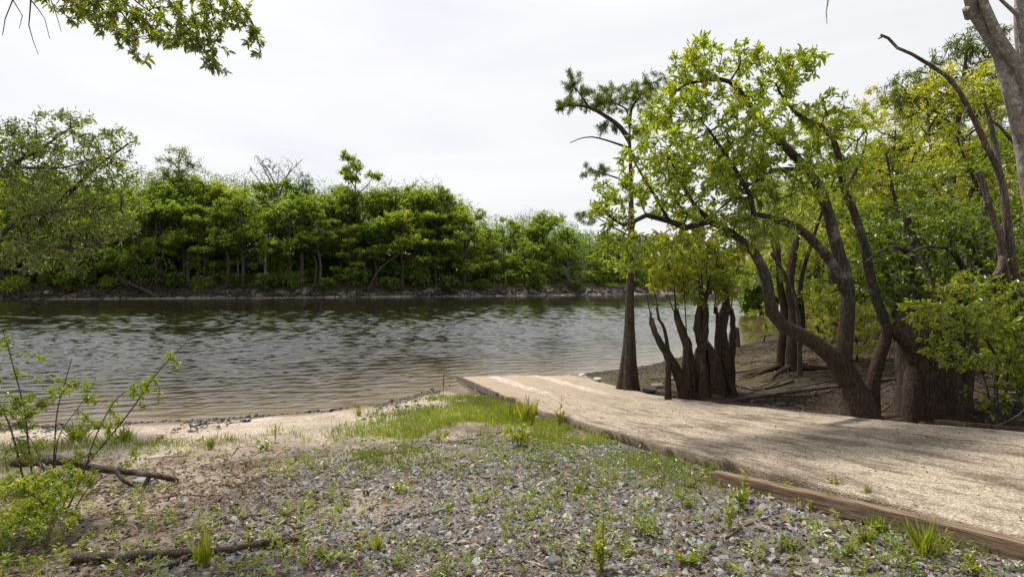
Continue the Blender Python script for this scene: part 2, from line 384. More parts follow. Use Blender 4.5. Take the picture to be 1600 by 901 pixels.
hh = math_(t, 'ADD', vor.outputs['Distance'], math_(t, 'MULTIPLY', st2.outputs['Fac'], 1.5))
prin(t, o, c, .9, bump(t, hh, .9, .012), .25)

def simple(name, stops, scale, rough=.85, bstr=.5, bd=.01, vec=(1, 1, 1)):
    m, t, o = mat(name); tcn = N(t, 'ShaderNodeTexCoord'); mp_ = N(t, 'ShaderNodeMapping'); mp_.inputs['Scale'].default_value = vec
    L(t, tcn.outputs['Object'], mp_.inputs['Vector'])
    n = noise(t, scale, 6, mp_.outputs[0], .65, .3)
    prin(t, o, ramp(t, n.outputs['Fac'], stops).outputs[0], rough, bump(t, n.outputs['Fac'], bstr, bd), .25); M[name] = m
simple('timber', [(.32, (.048, .033, .022)), (.48, (.145, .099, .065)), (.68, (.26, .19, .13))], 7, .9, 1.0, .012, (8, .5, 8))
simple('root', [(.3, (.02, .015, .011)), (.7, (.085, .068, .052))], 9)
def attr_stops(name, stops, scale=30, rough=.8):
    m, t, o = mat(name); a = attr(t, 'rnd'); tcn = N(t, 'ShaderNodeTexCoord'); n = noise(t, scale, 4, tcn.outputs['Object'])
    c = mixc(t, 1, ramp(t, a.outputs['Fac'], stops).outputs[0], ramp(t, n.outputs['Fac'], [(.3, (.72, .72, .72)), (.7, (1.2, 1.2, 1.2))]).outputs[0], 'MULTIPLY')
    prin(t, o, c, rough, bump(t, n.outputs['Fac'], .4, .006), .3); M[name] = m
attr_stops('stone', [(0, (.08, .084, .085)), (.4, (.155, .163, .164)), (.8, (.26, .268, .268)), (.95, (.32, .29, .24)), (1, (.42, .35, .27))])
attr_stops('wet_stone', [(0, (.022, .022, .022)), (.6, (.055, .054, .052)), (1, (.16, .15, .13))], 30, .65)
attr_stops('shade_toned_litter', [(0, (.035, .024, .016)), (.6, (.078, .054, .035)), (.9, (.14, .10, .068)), (1, (.24, .19, .14))])  # litter colours again, darkened to paint in the tree shade
attr_stops('litter', [(0, (.06, .035, .02)), (.5, (.14, .098, .063)), (.85, (.23, .172, .12)), (1, (.36, .27, .19))])
attr_stops('sandstone', [(0, (.30, .27, .23)), (1, (.42, .38, .33))])

# ------------------------------------------------------------------ ground sheet
def axis(*segs):
    o = [segs[0][0]]
    for a, b, s in segs:
        n = max(1, int(round((b-a)/s))); o += list(np.linspace(a, b, n+1)[1:])
    return np.array(o)
gx = axis((-3000, -400, 260), (-400, -120, 20), (-120, -14, 1.6), (-14, -4, .14), (-4, 7, .07), (7, 16, .14), (16, 60, .9), (60, 150, 2.5), (150, 400, 20), (400, 3000, 260))
gy = axis((-1500, -100, 200), (-100, -8, 8), (-8, 1.5, .5), (1.5, 15, .07), (15, 26, .2), (26, 74, 1.2), (74, 140, .7), (140, 260, 4), (260, 500, 20), (500, 4000, 350))
X, Y = np.meshgrid(gx, gy); Z = H(X, Y)
far_mask = far_d(X, Y)
mb = MB(); nx, ny = len(gx), len(gy)
ii = (np.arange(ny-1)[:, None]*nx+np.arange(nx-1)[None]).ravel()
mb.add(np.stack([X, Y, Z], -1).reshape(-1, 3), np.stack([ii, ii+1, ii+nx+1, ii+nx], -1))
ground = mb.build('ground', M['ground'], smooth=True)
tag(ground, 'sandy soil river banks with gravel and shade-darkened leaf litter', 'ground', kind='structure')
def soil(x, y):
    d = near_d(x, y); f = far_d(x, y); u, v = ramp_uv(x, y)
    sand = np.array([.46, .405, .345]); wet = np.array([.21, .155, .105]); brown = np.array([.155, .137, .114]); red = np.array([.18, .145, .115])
    lit = np.array([.042, .031, .022]); fard = np.array([.07, .055, .042]); fars = np.array([.27, .25, .225])  # lit: leaf-litter ground, its colour darkened for tree shade
    n = fbm(x, y, 11, 5, .9)[..., None]; n2 = fbm(x, y, 12, 4, 1.7)[..., None]
    c = brown+(red-brown)*sm(.5, .72, n)
    pale = sm(.5, .62, n2[..., 0])*sm(3.6, 4.8, y)*sm(1.0, -.6, x)*.45
    c = c+(sand-c)*pale[..., None]
    k = sm(3.4, 1.6, d+(n2[..., 0]-.5)*3.5)*sm(.1, .5, d)
    c = c+(sand-c)*(k*.9)[..., None]
    c = c+(wet-c)*sm(.65, .1, d+(n2[..., 0]-.5)*.6)[..., None]
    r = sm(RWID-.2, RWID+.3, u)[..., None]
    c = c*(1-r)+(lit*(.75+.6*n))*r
    yel = (sm(4.6, 1.0, np.hypot(x-4.2, y-13.4))*sm(.4, 1.2, d))[..., None]*r
    c = c+(np.array([.10, .085, .048])-c)*yel*.8
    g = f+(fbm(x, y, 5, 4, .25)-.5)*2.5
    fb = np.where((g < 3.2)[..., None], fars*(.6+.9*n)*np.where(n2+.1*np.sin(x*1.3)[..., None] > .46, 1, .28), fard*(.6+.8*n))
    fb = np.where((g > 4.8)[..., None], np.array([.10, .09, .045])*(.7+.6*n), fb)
    return np.where((f > -1)[..., None], fb, np.where((d > 0)[..., None], c, wet*.9))
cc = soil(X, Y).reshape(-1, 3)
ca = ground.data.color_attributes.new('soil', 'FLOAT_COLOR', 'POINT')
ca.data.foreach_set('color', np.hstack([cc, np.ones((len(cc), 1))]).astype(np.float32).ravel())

# ------------------------------------------------------------------ water
ys = np.concatenate([np.geomspace(5.5, 135, 1150), np.geomspace(136, 900, 40)])
tt = np.concatenate([np.linspace(-4, -1.25, 40, endpoint=False), np.linspace(-1.25, 1.25, 960), np.linspace(1.27, 4, 40)])
TT, YY = np.meshgrid(tt, ys); XX = TT*YY
wz = np.zeros_like(XX); wr = np.random.default_rng(5)
gust = .78+.7*sm(.25, .75, fbm(XX, YY*2.6, 21, 3, .07))
cell = np.maximum(YY*.0032, .02)
for k in range(64):
    lam = math.exp(wr.uniform(math.log(.10), math.log(.75))); a = wr.normal(0, .20)+.2+(.55 if k % 5 == 0 else 0)
    kx, ky = math.sin(a)*2*math.pi/lam, -math.cos(a)*2*math.pi/lam
    amp = .0039*lam**.97
    wz += amp*sm(1.2, 3.0, lam/cell)*np.sin(kx*XX+ky*YY+wr.uniform(0, 6.28))
dn = np.minimum(-near_d(XX, YY), -far_d(XX, YY))
wz *= gust*(sm(-.2, 1.5, dn)*.35+.5*sm(2.2, 7, dn))+.10
mb = MB(); ny, nx = XX.shape
ii = (np.arange(ny-1)[:, None]*nx+np.arange(nx-1)[None]).ravel()
keep = (np.maximum(np.maximum(dn.ravel()[ii], dn.ravel()[ii+1]), np.maximum(dn.ravel()[ii+nx], dn.ravel()[ii+nx+1])) > -1.0)
ii = ii[keep]
mb.add(np.stack([XX, YY, wz], -1).reshape(-1, 3), np.stack([ii, ii+1, ii+nx+1, ii+nx], -1))
water = mb.build('water', M['water'], smooth=True)
tag(water, 'dark rippled river water flowing between wooded banks', 'river', kind='structure')
da = water.data.attributes.new('depth', 'FLOAT', 'POINT')
da.data.foreach_set('value', np.clip(-(-.16*np.clip(near_d(XX, YY)*-1, 0, 99)) / 1.6, 0, 1).astype(np.float32).ravel())

# ------------------------------------------------------------------ ramp slab (local x across, y along)
nu, nv = 56, 420
us = np.linspace(0, RWID, nu); vs = np.linspace(-.5, RLEN*1.9, nv)
U, V = np.meshgrid(us, vs)
jl = (fbm(V*0, V, 31, 5, 3.5)-.5)*.20; jr = (fbm(V*0+9, V, 32, 4, 2)-.5)*.16
UU = U+jl*(1-U/RWID)+jr*(U/RWID)
ze = ramp_z(U, V)
ze = ze+(fbm(U, V*.5, 33, 4, 3)-.5)*.02
for sgn in (0, 1):
    e = U if sgn == 0 else RWID-U
    ze = ze-.02*sm(.08, 0, e)
top = np.stack([UU, V, ze], -1)
skl = top[:, 0].copy(); skl[:, 2] -= .13+.05*fbm(skl[:, 1], skl[:, 1]*0, 34, 3, 3); skl[:, 0] += .02+.04*fbm(skl[:, 1], skl[:, 1]*0+3, 35, 4, 5)
skr = top[:, -1].copy(); skr[:, 2] -= .2
grid = np.concatenate([skl[:, None], top, skr[:, None]], 1); nv, nu = grid.shape[:2]
ii = (np.arange(nv-1)[:, None]*nu+np.arange(nu-1)[None]).ravel()
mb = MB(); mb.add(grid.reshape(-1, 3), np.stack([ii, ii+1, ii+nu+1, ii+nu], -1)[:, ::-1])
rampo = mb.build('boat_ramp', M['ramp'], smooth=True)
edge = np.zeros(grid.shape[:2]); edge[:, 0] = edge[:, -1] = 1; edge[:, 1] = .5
rampo.data.attributes.new('soil_shade', 'FLOAT', 'POINT').data.foreach_set('value', edge.astype(np.float32).ravel())
rampo.matrix_world = Matrix(((RN[0], RD[0], 0, RL0[0]), (RN[1], RD[1], 0, RL0[1]), (0, 0, 1, 0), (0, 0, 0, 1)))
tag(rampo, 'long tan concrete boat ramp of rough exposed aggregate running down into the river', 'boat ramp')
rampo['kind'] = 'thing'
def ramp_world(u, v, dz=0):
    q = RL0+RN*u+RD*v; return np.array([q[0], q[1], float(ramp_z(np.array(u), np.array(v)))+dz])

# ------------------------------------------------------------------ trees
def grow(limbs, att, seg=.3, curve=.18, lift=.12, minattach=.35, tip=.004, k=.6):
    """limbs: [(points, r0, r1)]; attractors get a twig from the nearest node of the tree so far"""
    paths = []; nodes = []; nr = []; owner = []
    for pts, r0, r1 in limbs:
        p = spline(pts, seg); r = np.linspace(0, 1, len(p)); rad = np.interp(r, np.linspace(0, 1, len(r0)), r0) if isinstance(r0, tuple) else r0+(r1-r0)*r**.8
        paths.append((p, rad))
        s = int(len(p)*minattach)
        nodes.append(p[s:]); nr.append(rad[s:]); owner += [-1]*(len(p)-s)
    NP = np.zeros((60000, 3)); q = np.vstack(nodes); n = len(q); NP[:n] = q
    NR = np.zeros(60000); NR[:n] = np.concatenate(nr); OW = np.full(60000, -1); tw = []
    base0 = q.mean(0)
    dmin = np.min(np.linalg.norm(att[:, None]-q[None], axis=2), 1)
    for a in att[np.argsort(dmin)]:
        dd = NP[:n]-a; d2 = np.einsum('ij,ij->i', dd, dd); j = int(np.argmin(d2)); d = math.sqrt(d2[j])
        if d < .03 or n > 59000: continue
        p = NP[j]; c = p+(a-p)*.5+rng.normal(size=3)*curve*d*.5+np.array([0, 0, lift*d])
        m_ = max(3, int(d/seg)+2); t_ = np.linspace(0, 1, m_)[:, None]
        path = p*(1-t_)**2+2*c*t_*(1-t_)+a*t_*t_
        tw.append([path, j, int(OW[j]), 0]); i = len(tw)-1
        NP[n:n+m_-1] = path[1:]; OW[n:n+m_-1] = i; n += m_-1
    for i in range(len(tw)-1, -1, -1):
        pr = tw[i][2]
        if pr >= 0: tw[pr][3] += 1+tw[i][3]
    tws = []
    for path, j, pr, cnt in tw:
        r0 = tip*(1.3+k*cnt**.6)
        if pr < 0: r0 = min(r0, NR[j]*.85+tip)
        tws.append((path, r0))
    return paths, tws
def sprays(tws, per, ll, jit, Ln, Wd, droop=.1, fwd=.7, hexa=False, flat=.9, mb=None, cluster=0):
    mb = mb or MB(); ps = []; ds = []
    for path, r0 in tws:
        seg = np.diff(path, axis=0); ln = np.linalg.norm(seg, axis=1); cum = np.concatenate([[0], np.cumsum(ln)]); tot = cum[-1]
        n = rng.poisson(per)+1
        s = tot-rng.random(n)**1.3*min(ll, tot)
        if cluster: s = np.where(rng.random(n) < cluster, tot-rng.random(n)*.06*ll, s)
        pt = np.stack([np.interp(s, cum, path[:, q]) for q in range(3)], 1)
        tg = unit(path[-1]-path[-2])
        ps.append(pt+rng.normal(size=(n, 3))*jit); ds.append(np.tile(tg, (n, 1)))
    ps = np.vstack(ps); ds = np.vstack(ds); n = len(ps)
    d = unit(ds*fwd+rdir(n)*.9+np.array([0, 0, -droop]))
    nor = unit(rdir(n)*.75+np.array([0, 0, flat]))
    sc = np.clip(np.exp(rng.normal(-.12, .32, n)), .35, 1.6)
    leaves(mb, ps, d, nor, Ln*sc, Wd*sc, hexa); return mb
def wood(paths, tws, sides=10, tsides=4, rough=.05, flute=None, skip=0, allflute=False):
    mb = MB()
    for i, (p, r) in enumerate(paths):
        tube(mb, p, r, sides if i == 0 or r[0] > .05 else 7, rough, flute if i == 0 or (allflute and r[0] > .08) else None)
    for path, r0 in tws:
        if r0 < skip: continue
        tube(mb, path, np.linspace(r0, max(r0*.35, .0025), len(path)), tsides, cap=False)
    return mb
def blob(px, py, rx, ry, Y, dep, n, shell=.35):
    """n points through an ellipsoid crown centred on the point seen at px,py at distance Y"""
    d = rdir(n)*(rng.random(n)**shell)[:, None]
    c = P(px, py, Y); s = Y/F
    return c+d*np.array([rx*s, dep, ry*s])
def tree(name, base, limbs, att, leafm, barkm, leaf, label, cat='tree', group=None, per=14, ll=.5, jit=.03, sides=12, flute=None,
         rough=.05, hexa=False, crown='crown', tsides=4, droop=.1, seg=.25, minattach=.35, lift=.12, tip=.004, flat=.9, fwd=.7, skip=0, cluster=0, curve=.18, allflute=False):
    root = empty(name, base); tag(root, label, cat, group)
    b = np.asarray(base)
    limbs = [(np.asarray(p)-b, tuple(r0) if isinstance(r0, tuple) else r0, r1) for p, r0, r1 in limbs]
    if len(att): paths, tws = grow(limbs, np.asarray(att)-b, seg, minattach=minattach, lift=lift, tip=tip, curve=curve)
    else: paths, tws = [(spline(p, seg), None) for p, _, _ in limbs], []
    if not len(att): paths = [(spline(p, seg), None) for p, _, _ in limbs]; paths = [(p, r0+(r1-r0)*np.linspace(0, 1, len(p))**.8) for (p, _), (_, r0, r1) in zip(paths, limbs)]
    wood(paths, tws, sides, tsides, rough, flute, skip, allflute).build('trunk' if cat == 'tree' else 'stem', barkm, root, True)
    if leaf and tws:
        sprays(tws, per, ll, jit, leaf[0], leaf[1], droop, fwd, hexa, flat, cluster=cluster).build(crown, leafm, root)
    return root
def copy_thing(o, loc, rz=0, sc=(1, 1, 1), label=None):
    c = o.copy(); COL.objects.link(c); c.location = loc; c.rotation_euler = (0, 0, rz); c.scale = sc
    if label: c['label'] = label
    for ch in o.children:
        d = ch.copy(); COL.objects.link(d); d.parent = c
    return c

# ------------------------------------------------------------------ far bank: trees one by one
def lp(pts): return np.array(pts, float)
def mblob(c, r, n, shell=.4):
    return np.array(c)+rdir(n)*(rng.random(n)**shell)[:, None]*np.array(r)
def far_proto(kind, barkm=None):
    """14 m tree round its own origin: trunk, a few limbs, crown of leaf clumps"""
    r = random.random
    if kind in ('round', 'dark'):
        trunk = [(lp([(0, 0, -.5), (.15, .1, 3), (-.1, .2, 6), (.2, 0, 9.5), (.1, 0, 12.2)]), .27, .06)]
        limbs = trunk+[(lp([(0, .1, 4+k*.9), (1.6*math.cos(k*2.2), 1.6*math.sin(k*2.2), 6+k), (3.1*math.cos(k*2.2), 3.1*math.sin(k*2.2), 7.2+k*1.1)]), .11, .03) for k in range(6)]
        att = np.vstack([mblob((2.6*math.cos(k*1.3)*(1-.05*k), 2.6*math.sin(k*1.3)*(1-.05*k), 3.4+k*1.1), (2.1, 2.1, 1.25), 30) for k in range(9)]+[mblob((0, 0, 12.4), (1.8, 1.8, 1.3), 28)])
        per, leaf = 32, (.26, .16)
    elif kind == 'layer':
        limbs = [(lp([(0, 0, -.5), (.1, 0, 3), (.3, .1, 6), (0, .2, 9), (.1, 0, 12)]), .25, .05)]
        att = []
        for k in range(10):
            a = k*2.4; z = 3.2+k*1.05; R = 3.6-.22*k
            e = (R*math.cos(a), R*math.sin(a), z+.7)
            limbs.append((lp([(0, .1, z-.6), (e[0]*.5, e[1]*.5, z+.3), e]), .09, .02))
            att.append(mblob((e[0]*.85, e[1]*.85, e[2]+.2), (1.9, 1.9, .5), 34))
        att.append(mblob((0, 0, 13.2), (1.4, 1.4, .6), 20)); att = np.vstack(att); per, leaf = 38, (.23, .13)
    elif kind == 'open':
        limbs = [(lp([(0, 0, -.5), (.2, 0, 4), (-.2, .1, 8), (.1, 0, 13)]), .22, .05)]
        att = []
        for k in range(9):
            a = k*2.0+.5; z = 6.5+k*.75; R = 2.6-.12*k
            e = (R*math.cos(a), R*math.sin(a), z+1.5)
            limbs.append((lp([(0, .1, z-.8), (e[0]*.55, e[1]*.55, z+.2), e]), .08, .025))
            att.append(mblob(e, (.95, .95, .75), 12))
        att.append(mblob((0, 0, 13.5), (.8, .8, .8), 12)); att = np.vstack(att); per, leaf = 40, (.25, .16)
    elif kind == 'feather':
        limbs = [(lp([(0, 0, -.5), (.1, 0, 4), (-.1, .1, 8), (.1, 0, 13.6)]), .22, .03)]
        for k in range(14):
            a = k*2.4; z = 5+k*.6; R = 2.7-.12*k
            limbs.append((lp([(0, 0, z), (R*.5*math.cos(a), R*.5*math.sin(a), z+.8), (R*math.cos(a), R*math.sin(a), z+1.2)]), .06, .015))
        att = np.vstack([mblob((0, 0, 9.8), (2.8, 2.8, 4.2), 230, .6)]); per, leaf = 48, (.22, .085)
    elif kind == 'bare':
        limbs = [(lp([(0, 0, -.5), (.1, 0, 5), (-.2, .1, 9), (.1, 0, 11)]), .24, .1)]
        for k in range(7):
            a = k*2.4; R = 2.6
            limbs.append((lp([(0, 0, 8.2+k*.4), (R*.5*math.cos(a), R*.5*math.sin(a), 10.2+k*.4), (R*math.cos(a), R*math.sin(a), 12+k*.35)]), .11, .03))
        att = mblob((0, 0, 12.3), (3.4, 3.4, 1.7), 210, .6); per, leaf = 0, None
    b = np.zeros(3)
    paths, tws = grow(limbs, att, .7, minattach=.3, lift=.1, tip=.018, k=.5)
    tr = wood(paths, tws, 8, 3, .05, None, .026 if leaf else 0).mesh('far_trunk', True); tr.materials.append(barkm or M['bark_far'])
    cw = None
    if leaf: cw = sprays(tws, per, .9, .15, leaf[0], leaf[1], .05, .4, False, 1.5).mesh('far_crown')
    return tr, cw
protos = {}
for k, leafm in (('round', 'far_leaf'), ('roundb', 'far_leaf'), ('gold', 'far_gold'), ('layer', 'far_gold'), ('dark', 'far_dark'), ('open', 'far_leaf'), ('feather', 'feather'), ('bare', None)):
    tr, cw = far_proto({'roundb': 'round', 'gold': 'round'}.get(k, k), M['dead'] if k == 'bare' else None)
    if cw: cw.materials.append(M[leafm])
    protos[k] = (tr, cw)
NAMES = {'round': ('broadleaf_tree', 'mid green round-crowned tree'), 'roundb': ('broadleaf_tree', 'mid green broad bushy tree'),
         'gold': ('broadleaf_tree', 'bright yellow-green broad tree'), 'layer': ('cypress_tree', 'bright tree with flat layered sprays'),
         'dark': ('broadleaf_tree', 'deep green dense tree'), 'open': ('sweetgum_tree', 'loose tree with separate leaf clumps'),
         'feather': ('cypress_tree', 'tall feathery thin-leaved tree'), 'bare': ('dead_tree', 'leafless grey tree with branching top')}
LAND = [(-200, 'the picture edge'), (228, 'the toppled tree'), (415, 'the pale snag'), (600, 'the leaning trunk'), (895, 'the grey shrub'), (985, 'the tall cypress')]
ORD = ['nearest', 'second', 'third', 'fourth', 'fifth', 'sixth', 'seventh', 'eighth', 'ninth']
pending = []
def name_rows(fmt):
    for key in set(p[1] for p in pending):
        for i_, p in enumerate(sorted((p for p in pending if p[1] == key), key=lambda p: p[2])):
            p[0]['label'] = fmt(key, ORD[min(i_, 8)])
    pending.clear()
def far_at(px, off):
    t_ = (px-CX)/F; Yc = np.linspace(40, 330, 1500); d = far_d(t_*Yc, Yc); k = np.argmax(d > off)
    return np.array([t_*Yc[k], Yc[k], Hs(t_*Yc[k], Yc[k])])
def place_far(kind, px, off, top, wid=1.0, label=None, group=None, rz=None):
    p = far_at(px, off); h = (HY-top)/F*p[1]+EYE-p[2]
    name, desc = NAMES[kind]
    root = empty(name, p-np.array([0, 0, .1]))
    s = h/14.0; root.scale = (s*wid, s*wid, s); root.rotation_euler = (0, 0, random.random()*6.28 if rz is None else rz)
    tr, cw = protos[kind]
    a = bpy.data.objects.new('trunk', tr); COL.objects.link(a); a.parent = root
    if cw: c = bpy.data.objects.new('crown', cw); COL.objects.link(c); c.parent = root
    if not label:
        row = {5: 'front row', 12: 'second row', 20: 'back row'}[min((5, 12, 20), key=lambda q: abs(q-off))]
        lx, ln = min(LAND, key=lambda q: abs(q[0]-px)); side = 'right' if px >= lx else 'left'
        pending.append((root, (desc, row, ln, side), abs(px-lx)))
        label = 'pending'
    tag(root, label, 'tree', group or 'trees of the wood along the far bank')
    return root
def skyline(px): return np.interp(px, [-200, 0, 120, 200, 255, 300, 350, 430, 500, 560, 600, 650, 700, 735, 775, 820, 870, 905, 950, 1000, 1100, 1300],
                                  [262, 265, 268, 268, 258, 262, 266, 268, 276, 282, 278, 274, 288, 318, 338, 322, 328, 340, 350, 364, 378, 385])
# landmarks of the skyline first
place_far('feather', 280, 12, 226, 1.0, 'tall dark feathery tree standing above the far wood near the left', 'tall trees above the far wood')
place_far('bare', 432, 14, 241, 1.0, 'leafless grey tree whose branching top shows above the far wood', 'tall trees above the far wood')
place_far('feather', 478, 13, 268, .6, 'narrow thin-leaved grey tree right of the leafless treetop', 'tall trees above the far wood')
place_far('open', 556, 12, 252, 1.05, 'tallest loose-crowned tree with clumps against the sky, mid far bank', 'tall trees above the far wood')
place_far('feather', 690, 8, 288, .8, 'sparse dark tree rising right of the wide rounded crown', 'tall trees above the far wood')
place_far('round', 648, 12, 281, 1.35, 'wide dome-crowned tree topping the middle of the far wood', 'tall trees above the far wood')
place_far('layer', 318, 4.5, 320, 1.25, 'bright flat-layered cypress over dark forked trunk, far bank left', 'layered trees at the far edge')
place_far('layer', 548, 5, 352, 1.0, 'yellow-green layered tree before the dark middle of the far bank', 'layered trees at the far edge')
place_far('gold', 628, 4.5, 322, 1.5, 'broad bright tree overhanging the far waterline above the leaning trunk', 'layered trees at the far edge')
place_far('round', 850, 10, 324, 1.25, 'wide domed tree on the far bank above the grey shrub', 'tall trees above the far wood')
kinds_f = ['round', 'roundb', 'gold', 'layer', 'dark', 'feather', 'roundb', 'open']
i = 0
for px in np.arange(-150, 1230, 44):
    if min(abs(px-q) for q in (318, 548, 628)) < 24: i += 1; continue
    j = rng.uniform(-12, 12); top = skyline(px+j)+rng.choice([12, 30, 55, 95])+rng.uniform(-8, 8)
    place_far(kinds_f[i % 8], px+j, 4.6+rng.uniform(-.6, 1.2), top, rng.uniform(1.15, 1.6)); i += 1
kinds_b = ['roundb', 'dark', 'round', 'gold', 'round', 'open', 'dark', 'roundb']
for px in np.arange(-170, 1230, 46):
    j = rng.uniform(-14, 14)
    place_far(kinds_b[i % 8], px+j, 11.5+rng.uniform(-1, 2), skyline(px+j)+rng.uniform(2, 26), rng.uniform(1.1, 1.5)); i += 1
name_rows(lambda k, o_: '%s, far bank %s, %s %s of %s' % (k[0], k[1], o_, k[3], k[2]))
# the wood behind, one mass
mb = MB()
for px in np.arange(-300, 1500, 34):
    for off in (17, 26, 36):
        p = far_at(px+rng.uniform(-15, 15), off); h = (HY-skyline(px)-rng.uniform(4, 26))/F*p[1]+1
        tube(mb, lp([p, p+[.2, 0, h*.5], p+[0, 0, h*.9]]), [.25, .2, .06], 6)
        n = 3600; q = p+[0, 0, h*.52]+rdir(n)*(rng.random(n)**.4)[:, None]*np.array([h*.36, h*.36, h*.46]); q += (fbm(q[:, 0]*.6, q[:, 2]*.6, 77, 2)[:, None]-.5)*2
        leaves(mb, q, rdir(n), unit(rdir(n)*.7+[0, 0, 1.3]), .36, .24)
n = 110000; px = rng.uniform(-320, 1500, n); k_ = np.arange(-330, 1520, 10); t_ = (px-CX)/F
yy = np.interp(px, k_, [far_at(q, 13)[1] for q in k_])+rng.uniform(0, 26, n)
leaves(mb, np.stack([t_*yy, yy, 1.0+rng.random(n)**1.5*6.5], 1), rdir(n), unit(rdir(n)*.8+[0, 0, .9]), .75, .5)
tag(mb.build('distant_woods', M['far_dark']), 'deep green wood continuing behind the front trees of the far bank', 'woods', kind='stuff')

# pale snag, leaning trunk, grey shrub, toppled tree with roots, bank shrubs
def far_tube_thing(name, label, cat, off, pts, radii, m_, group=None, part='trunk', offz=0):
    b = far_at(pts[0][0], off); root = empty(name, b); tag(root, label, cat, group)
    mb = MB(); first = True
    q = [P(px, py, b[1]+(e[0] if e else 0))-b for px, py, *e in pts]
    q[0][2] = -.4
    sp = spline(q, .5); tube(mb, sp, np.interp(np.linspace(0, 1, len(sp)), np.linspace(0, 1, len(radii)), radii), 8, .08)
    mb.build(part, m_, root, True); return root, b
far_tube_thing('snag', 'bare pale dead trunk standing alone like a pole on far bank', 'dead tree', 3.2, [(414, 445), (415, 400), (417, 366)], [.22, .18, .1], M['dead'])
far_tube_thing('leaning_tree', 'bare grey trunk leaning right over the far bank edge', 'tree', 3.2, [(574, 452), (590, 425), (612, 405), (642, 385)], [.2, .15, .11, .05], M['bark_far'])
far_tube_thing('snag', 'short pale broken trunk behind palmettos at far left bank', 'dead tree', 6, [(292, 430), (294, 410), (294, 396)], [.4, .36, .3], M['dead'])
far_tube_thing('snag', 'thin pale dead stem just right of the layered cypress', 'dead tree', 5, [(372, 440), (372, 420), (371, 402)], [.14, .12, .08], M['dead'])
for px, top, w_, lab in ((308, 350, .3, 'dark forked trunk under the bright layered cypress'), (243, 340, .28, 'dark upright trunk above the toppled tree'), (470, 395, .4, 'stout dark trunk right of the pale snag'), (492, 400, .25, 'slim dark trunk beside the stout one, far bank'), (355, 385, .3, 'grey mottled trunk left of the thin dead stem')):
    far_tube_thing('bare_tree', lab+' on the far bank', 'tree', 4.2, [(px, 445), (px+2, 410), (px+rng.uniform(-4, 4), top)], [w_, w_*.85, w_*.6], M['bark_dark'] if 'dark' in lab else M['bark_far'], 'bare trunks seen along the far bank')
def far_branches(name, label, cat, px, off, limbs, att, m_, leafm=None, leaf=None, per=6):
    b = far_at(px, off)
    ls = [(np.array([P(x, y, b[1]+(e[0] if e else 0)) for x, y, *e in pts]), r0, r1) for pts, r0, r1 in limbs]
    at_ = np.vstack([blob(x, y, rx, ry, b[1], 1.5, n) for x, y, rx, ry, n in att])
    return tree(name, b, ls, at_, leafm, m_, leaf, label, cat, per=per, ll=.7, jit=.08, seg=.6, tip=.02, minattach=.2, sides=8)
far_branches('shrub', 'silvery grey leafless-looking shrub at the far waterline right', 'shrub', 895, 3.2, [([(893, 458), (890, 440), (880, 420)], .12, .04), ([(893, 458), (905, 440), (915, 415)], .1, .04)],
             [(895, 428, 38, 28, 170)], M['dead'], M['grey_shrub'], (.16, .06), 9)
far_branches('fallen_tree', 'toppled grey tree with spreading bare branches and roots at far waterline', 'fallen tree', 240, .8,
             [([(250, 466), (230, 455), (200, 442), (170, 432)], .36, .05), ([(222, 450), (215, 425), (208, 408)], .12, .04), ([(205, 442), (180, 425), (160, 395)], .12, .03), ([(232, 452), (245, 430), (268, 415)], .1, .03)],
             [(215, 415, 60, 32, 170)], M['root'], M['far_gold'], (.24, .14), 7)
def shrub_proto(kind):
    if kind == 'bushy':
        limbs = [(lp([(0, 0, -.2), (.3*math.cos(k*2), .3*math.sin(k*2), .7), (.8*math.cos(k*2), .8*math.sin(k*2), 1.5)]), .05, .015) for k in range(5)]
        att = mblob((0, 0, 1.3), (1.6, 1.3, 1.1), 110, .5); leaf = (.30, .17); per = 13
    else:                                      # fan-leaved palmetto
        limbs = [(lp([(0, 0, -.2), (0, 0, .3)]), .12, .08)]
        att = mblob((0, 0, .9), (1.3, 1.3, .7), 40, .3); leaf = (.7, .09); per = 16
    paths, tws = grow(limbs, att, .4, minattach=0, tip=.012)
    a = wood(paths, tws, 6, 3).mesh('shrub_stem', True); a.materials.append(M['bark_far'])
    b = sprays(tws, per, .9 if kind == 'bushy' else .15, .08 if kind == 'bushy' else .02, *leaf, .05, .3, False, .9).mesh('shrub_crown'); return a, b
sp1, sp2 = shrub_proto('bushy'), shrub_proto('palm')
sp1[1].materials.append(M['far_leaf']); sp2[1].materials.append(M['far_gold'])
dk = sp1[1].copy(); dk.materials.clear(); dk.materials.append(M['far_dark'])
scount = {}
for i, px in enumerate(np.arange(-140, 1230, 24)):
    px += rng.uniform(-8, 8); palm = i % 3 == 1 and px < 480
    p = far_at(px, 3.0+rng.uniform(-.5, 1.5)+(0 if i % 2 else 3.5)); s = rng.uniform(.75, 1.35)*(1 if palm else 1.1)
    root = empty('palmetto' if palm else 'shrub', p); root.scale = (s*1.1, s, s); root.rotation_euler = (0, 0, rng.uniform(0, 6.28))
    a, b = sp2 if palm else (sp1[0], sp1[1] if i % 4 == 0 else dk)
    o1 = bpy.data.objects.new('stem', a); o2 = bpy.data.objects.new('foliage', b)
    for q in (o1, o2): COL.objects.link(q); q.parent = root
    lx, ln = min(LAND, key=lambda q: abs(q[0]-px)); side = 'right' if px >= lx else 'left'
    desc = ('spiky far-bank palmetto' if palm else ('mid green low far-bank shrub' if i % 4 == 0 else 'deep green low far-bank shrub'))+(' at the lip' if i % 2 else ' behind the lip')
    tag(root, 'pending', 'palmetto' if palm else 'shrub', 'undergrowth along the far bank')
    pending.append((root, (desc, '', ln, side), abs(px-lx)))
name_rows(lambda k, o_: '%s, %s %s of %s' % (k[0], o_, k[3], k[2]))
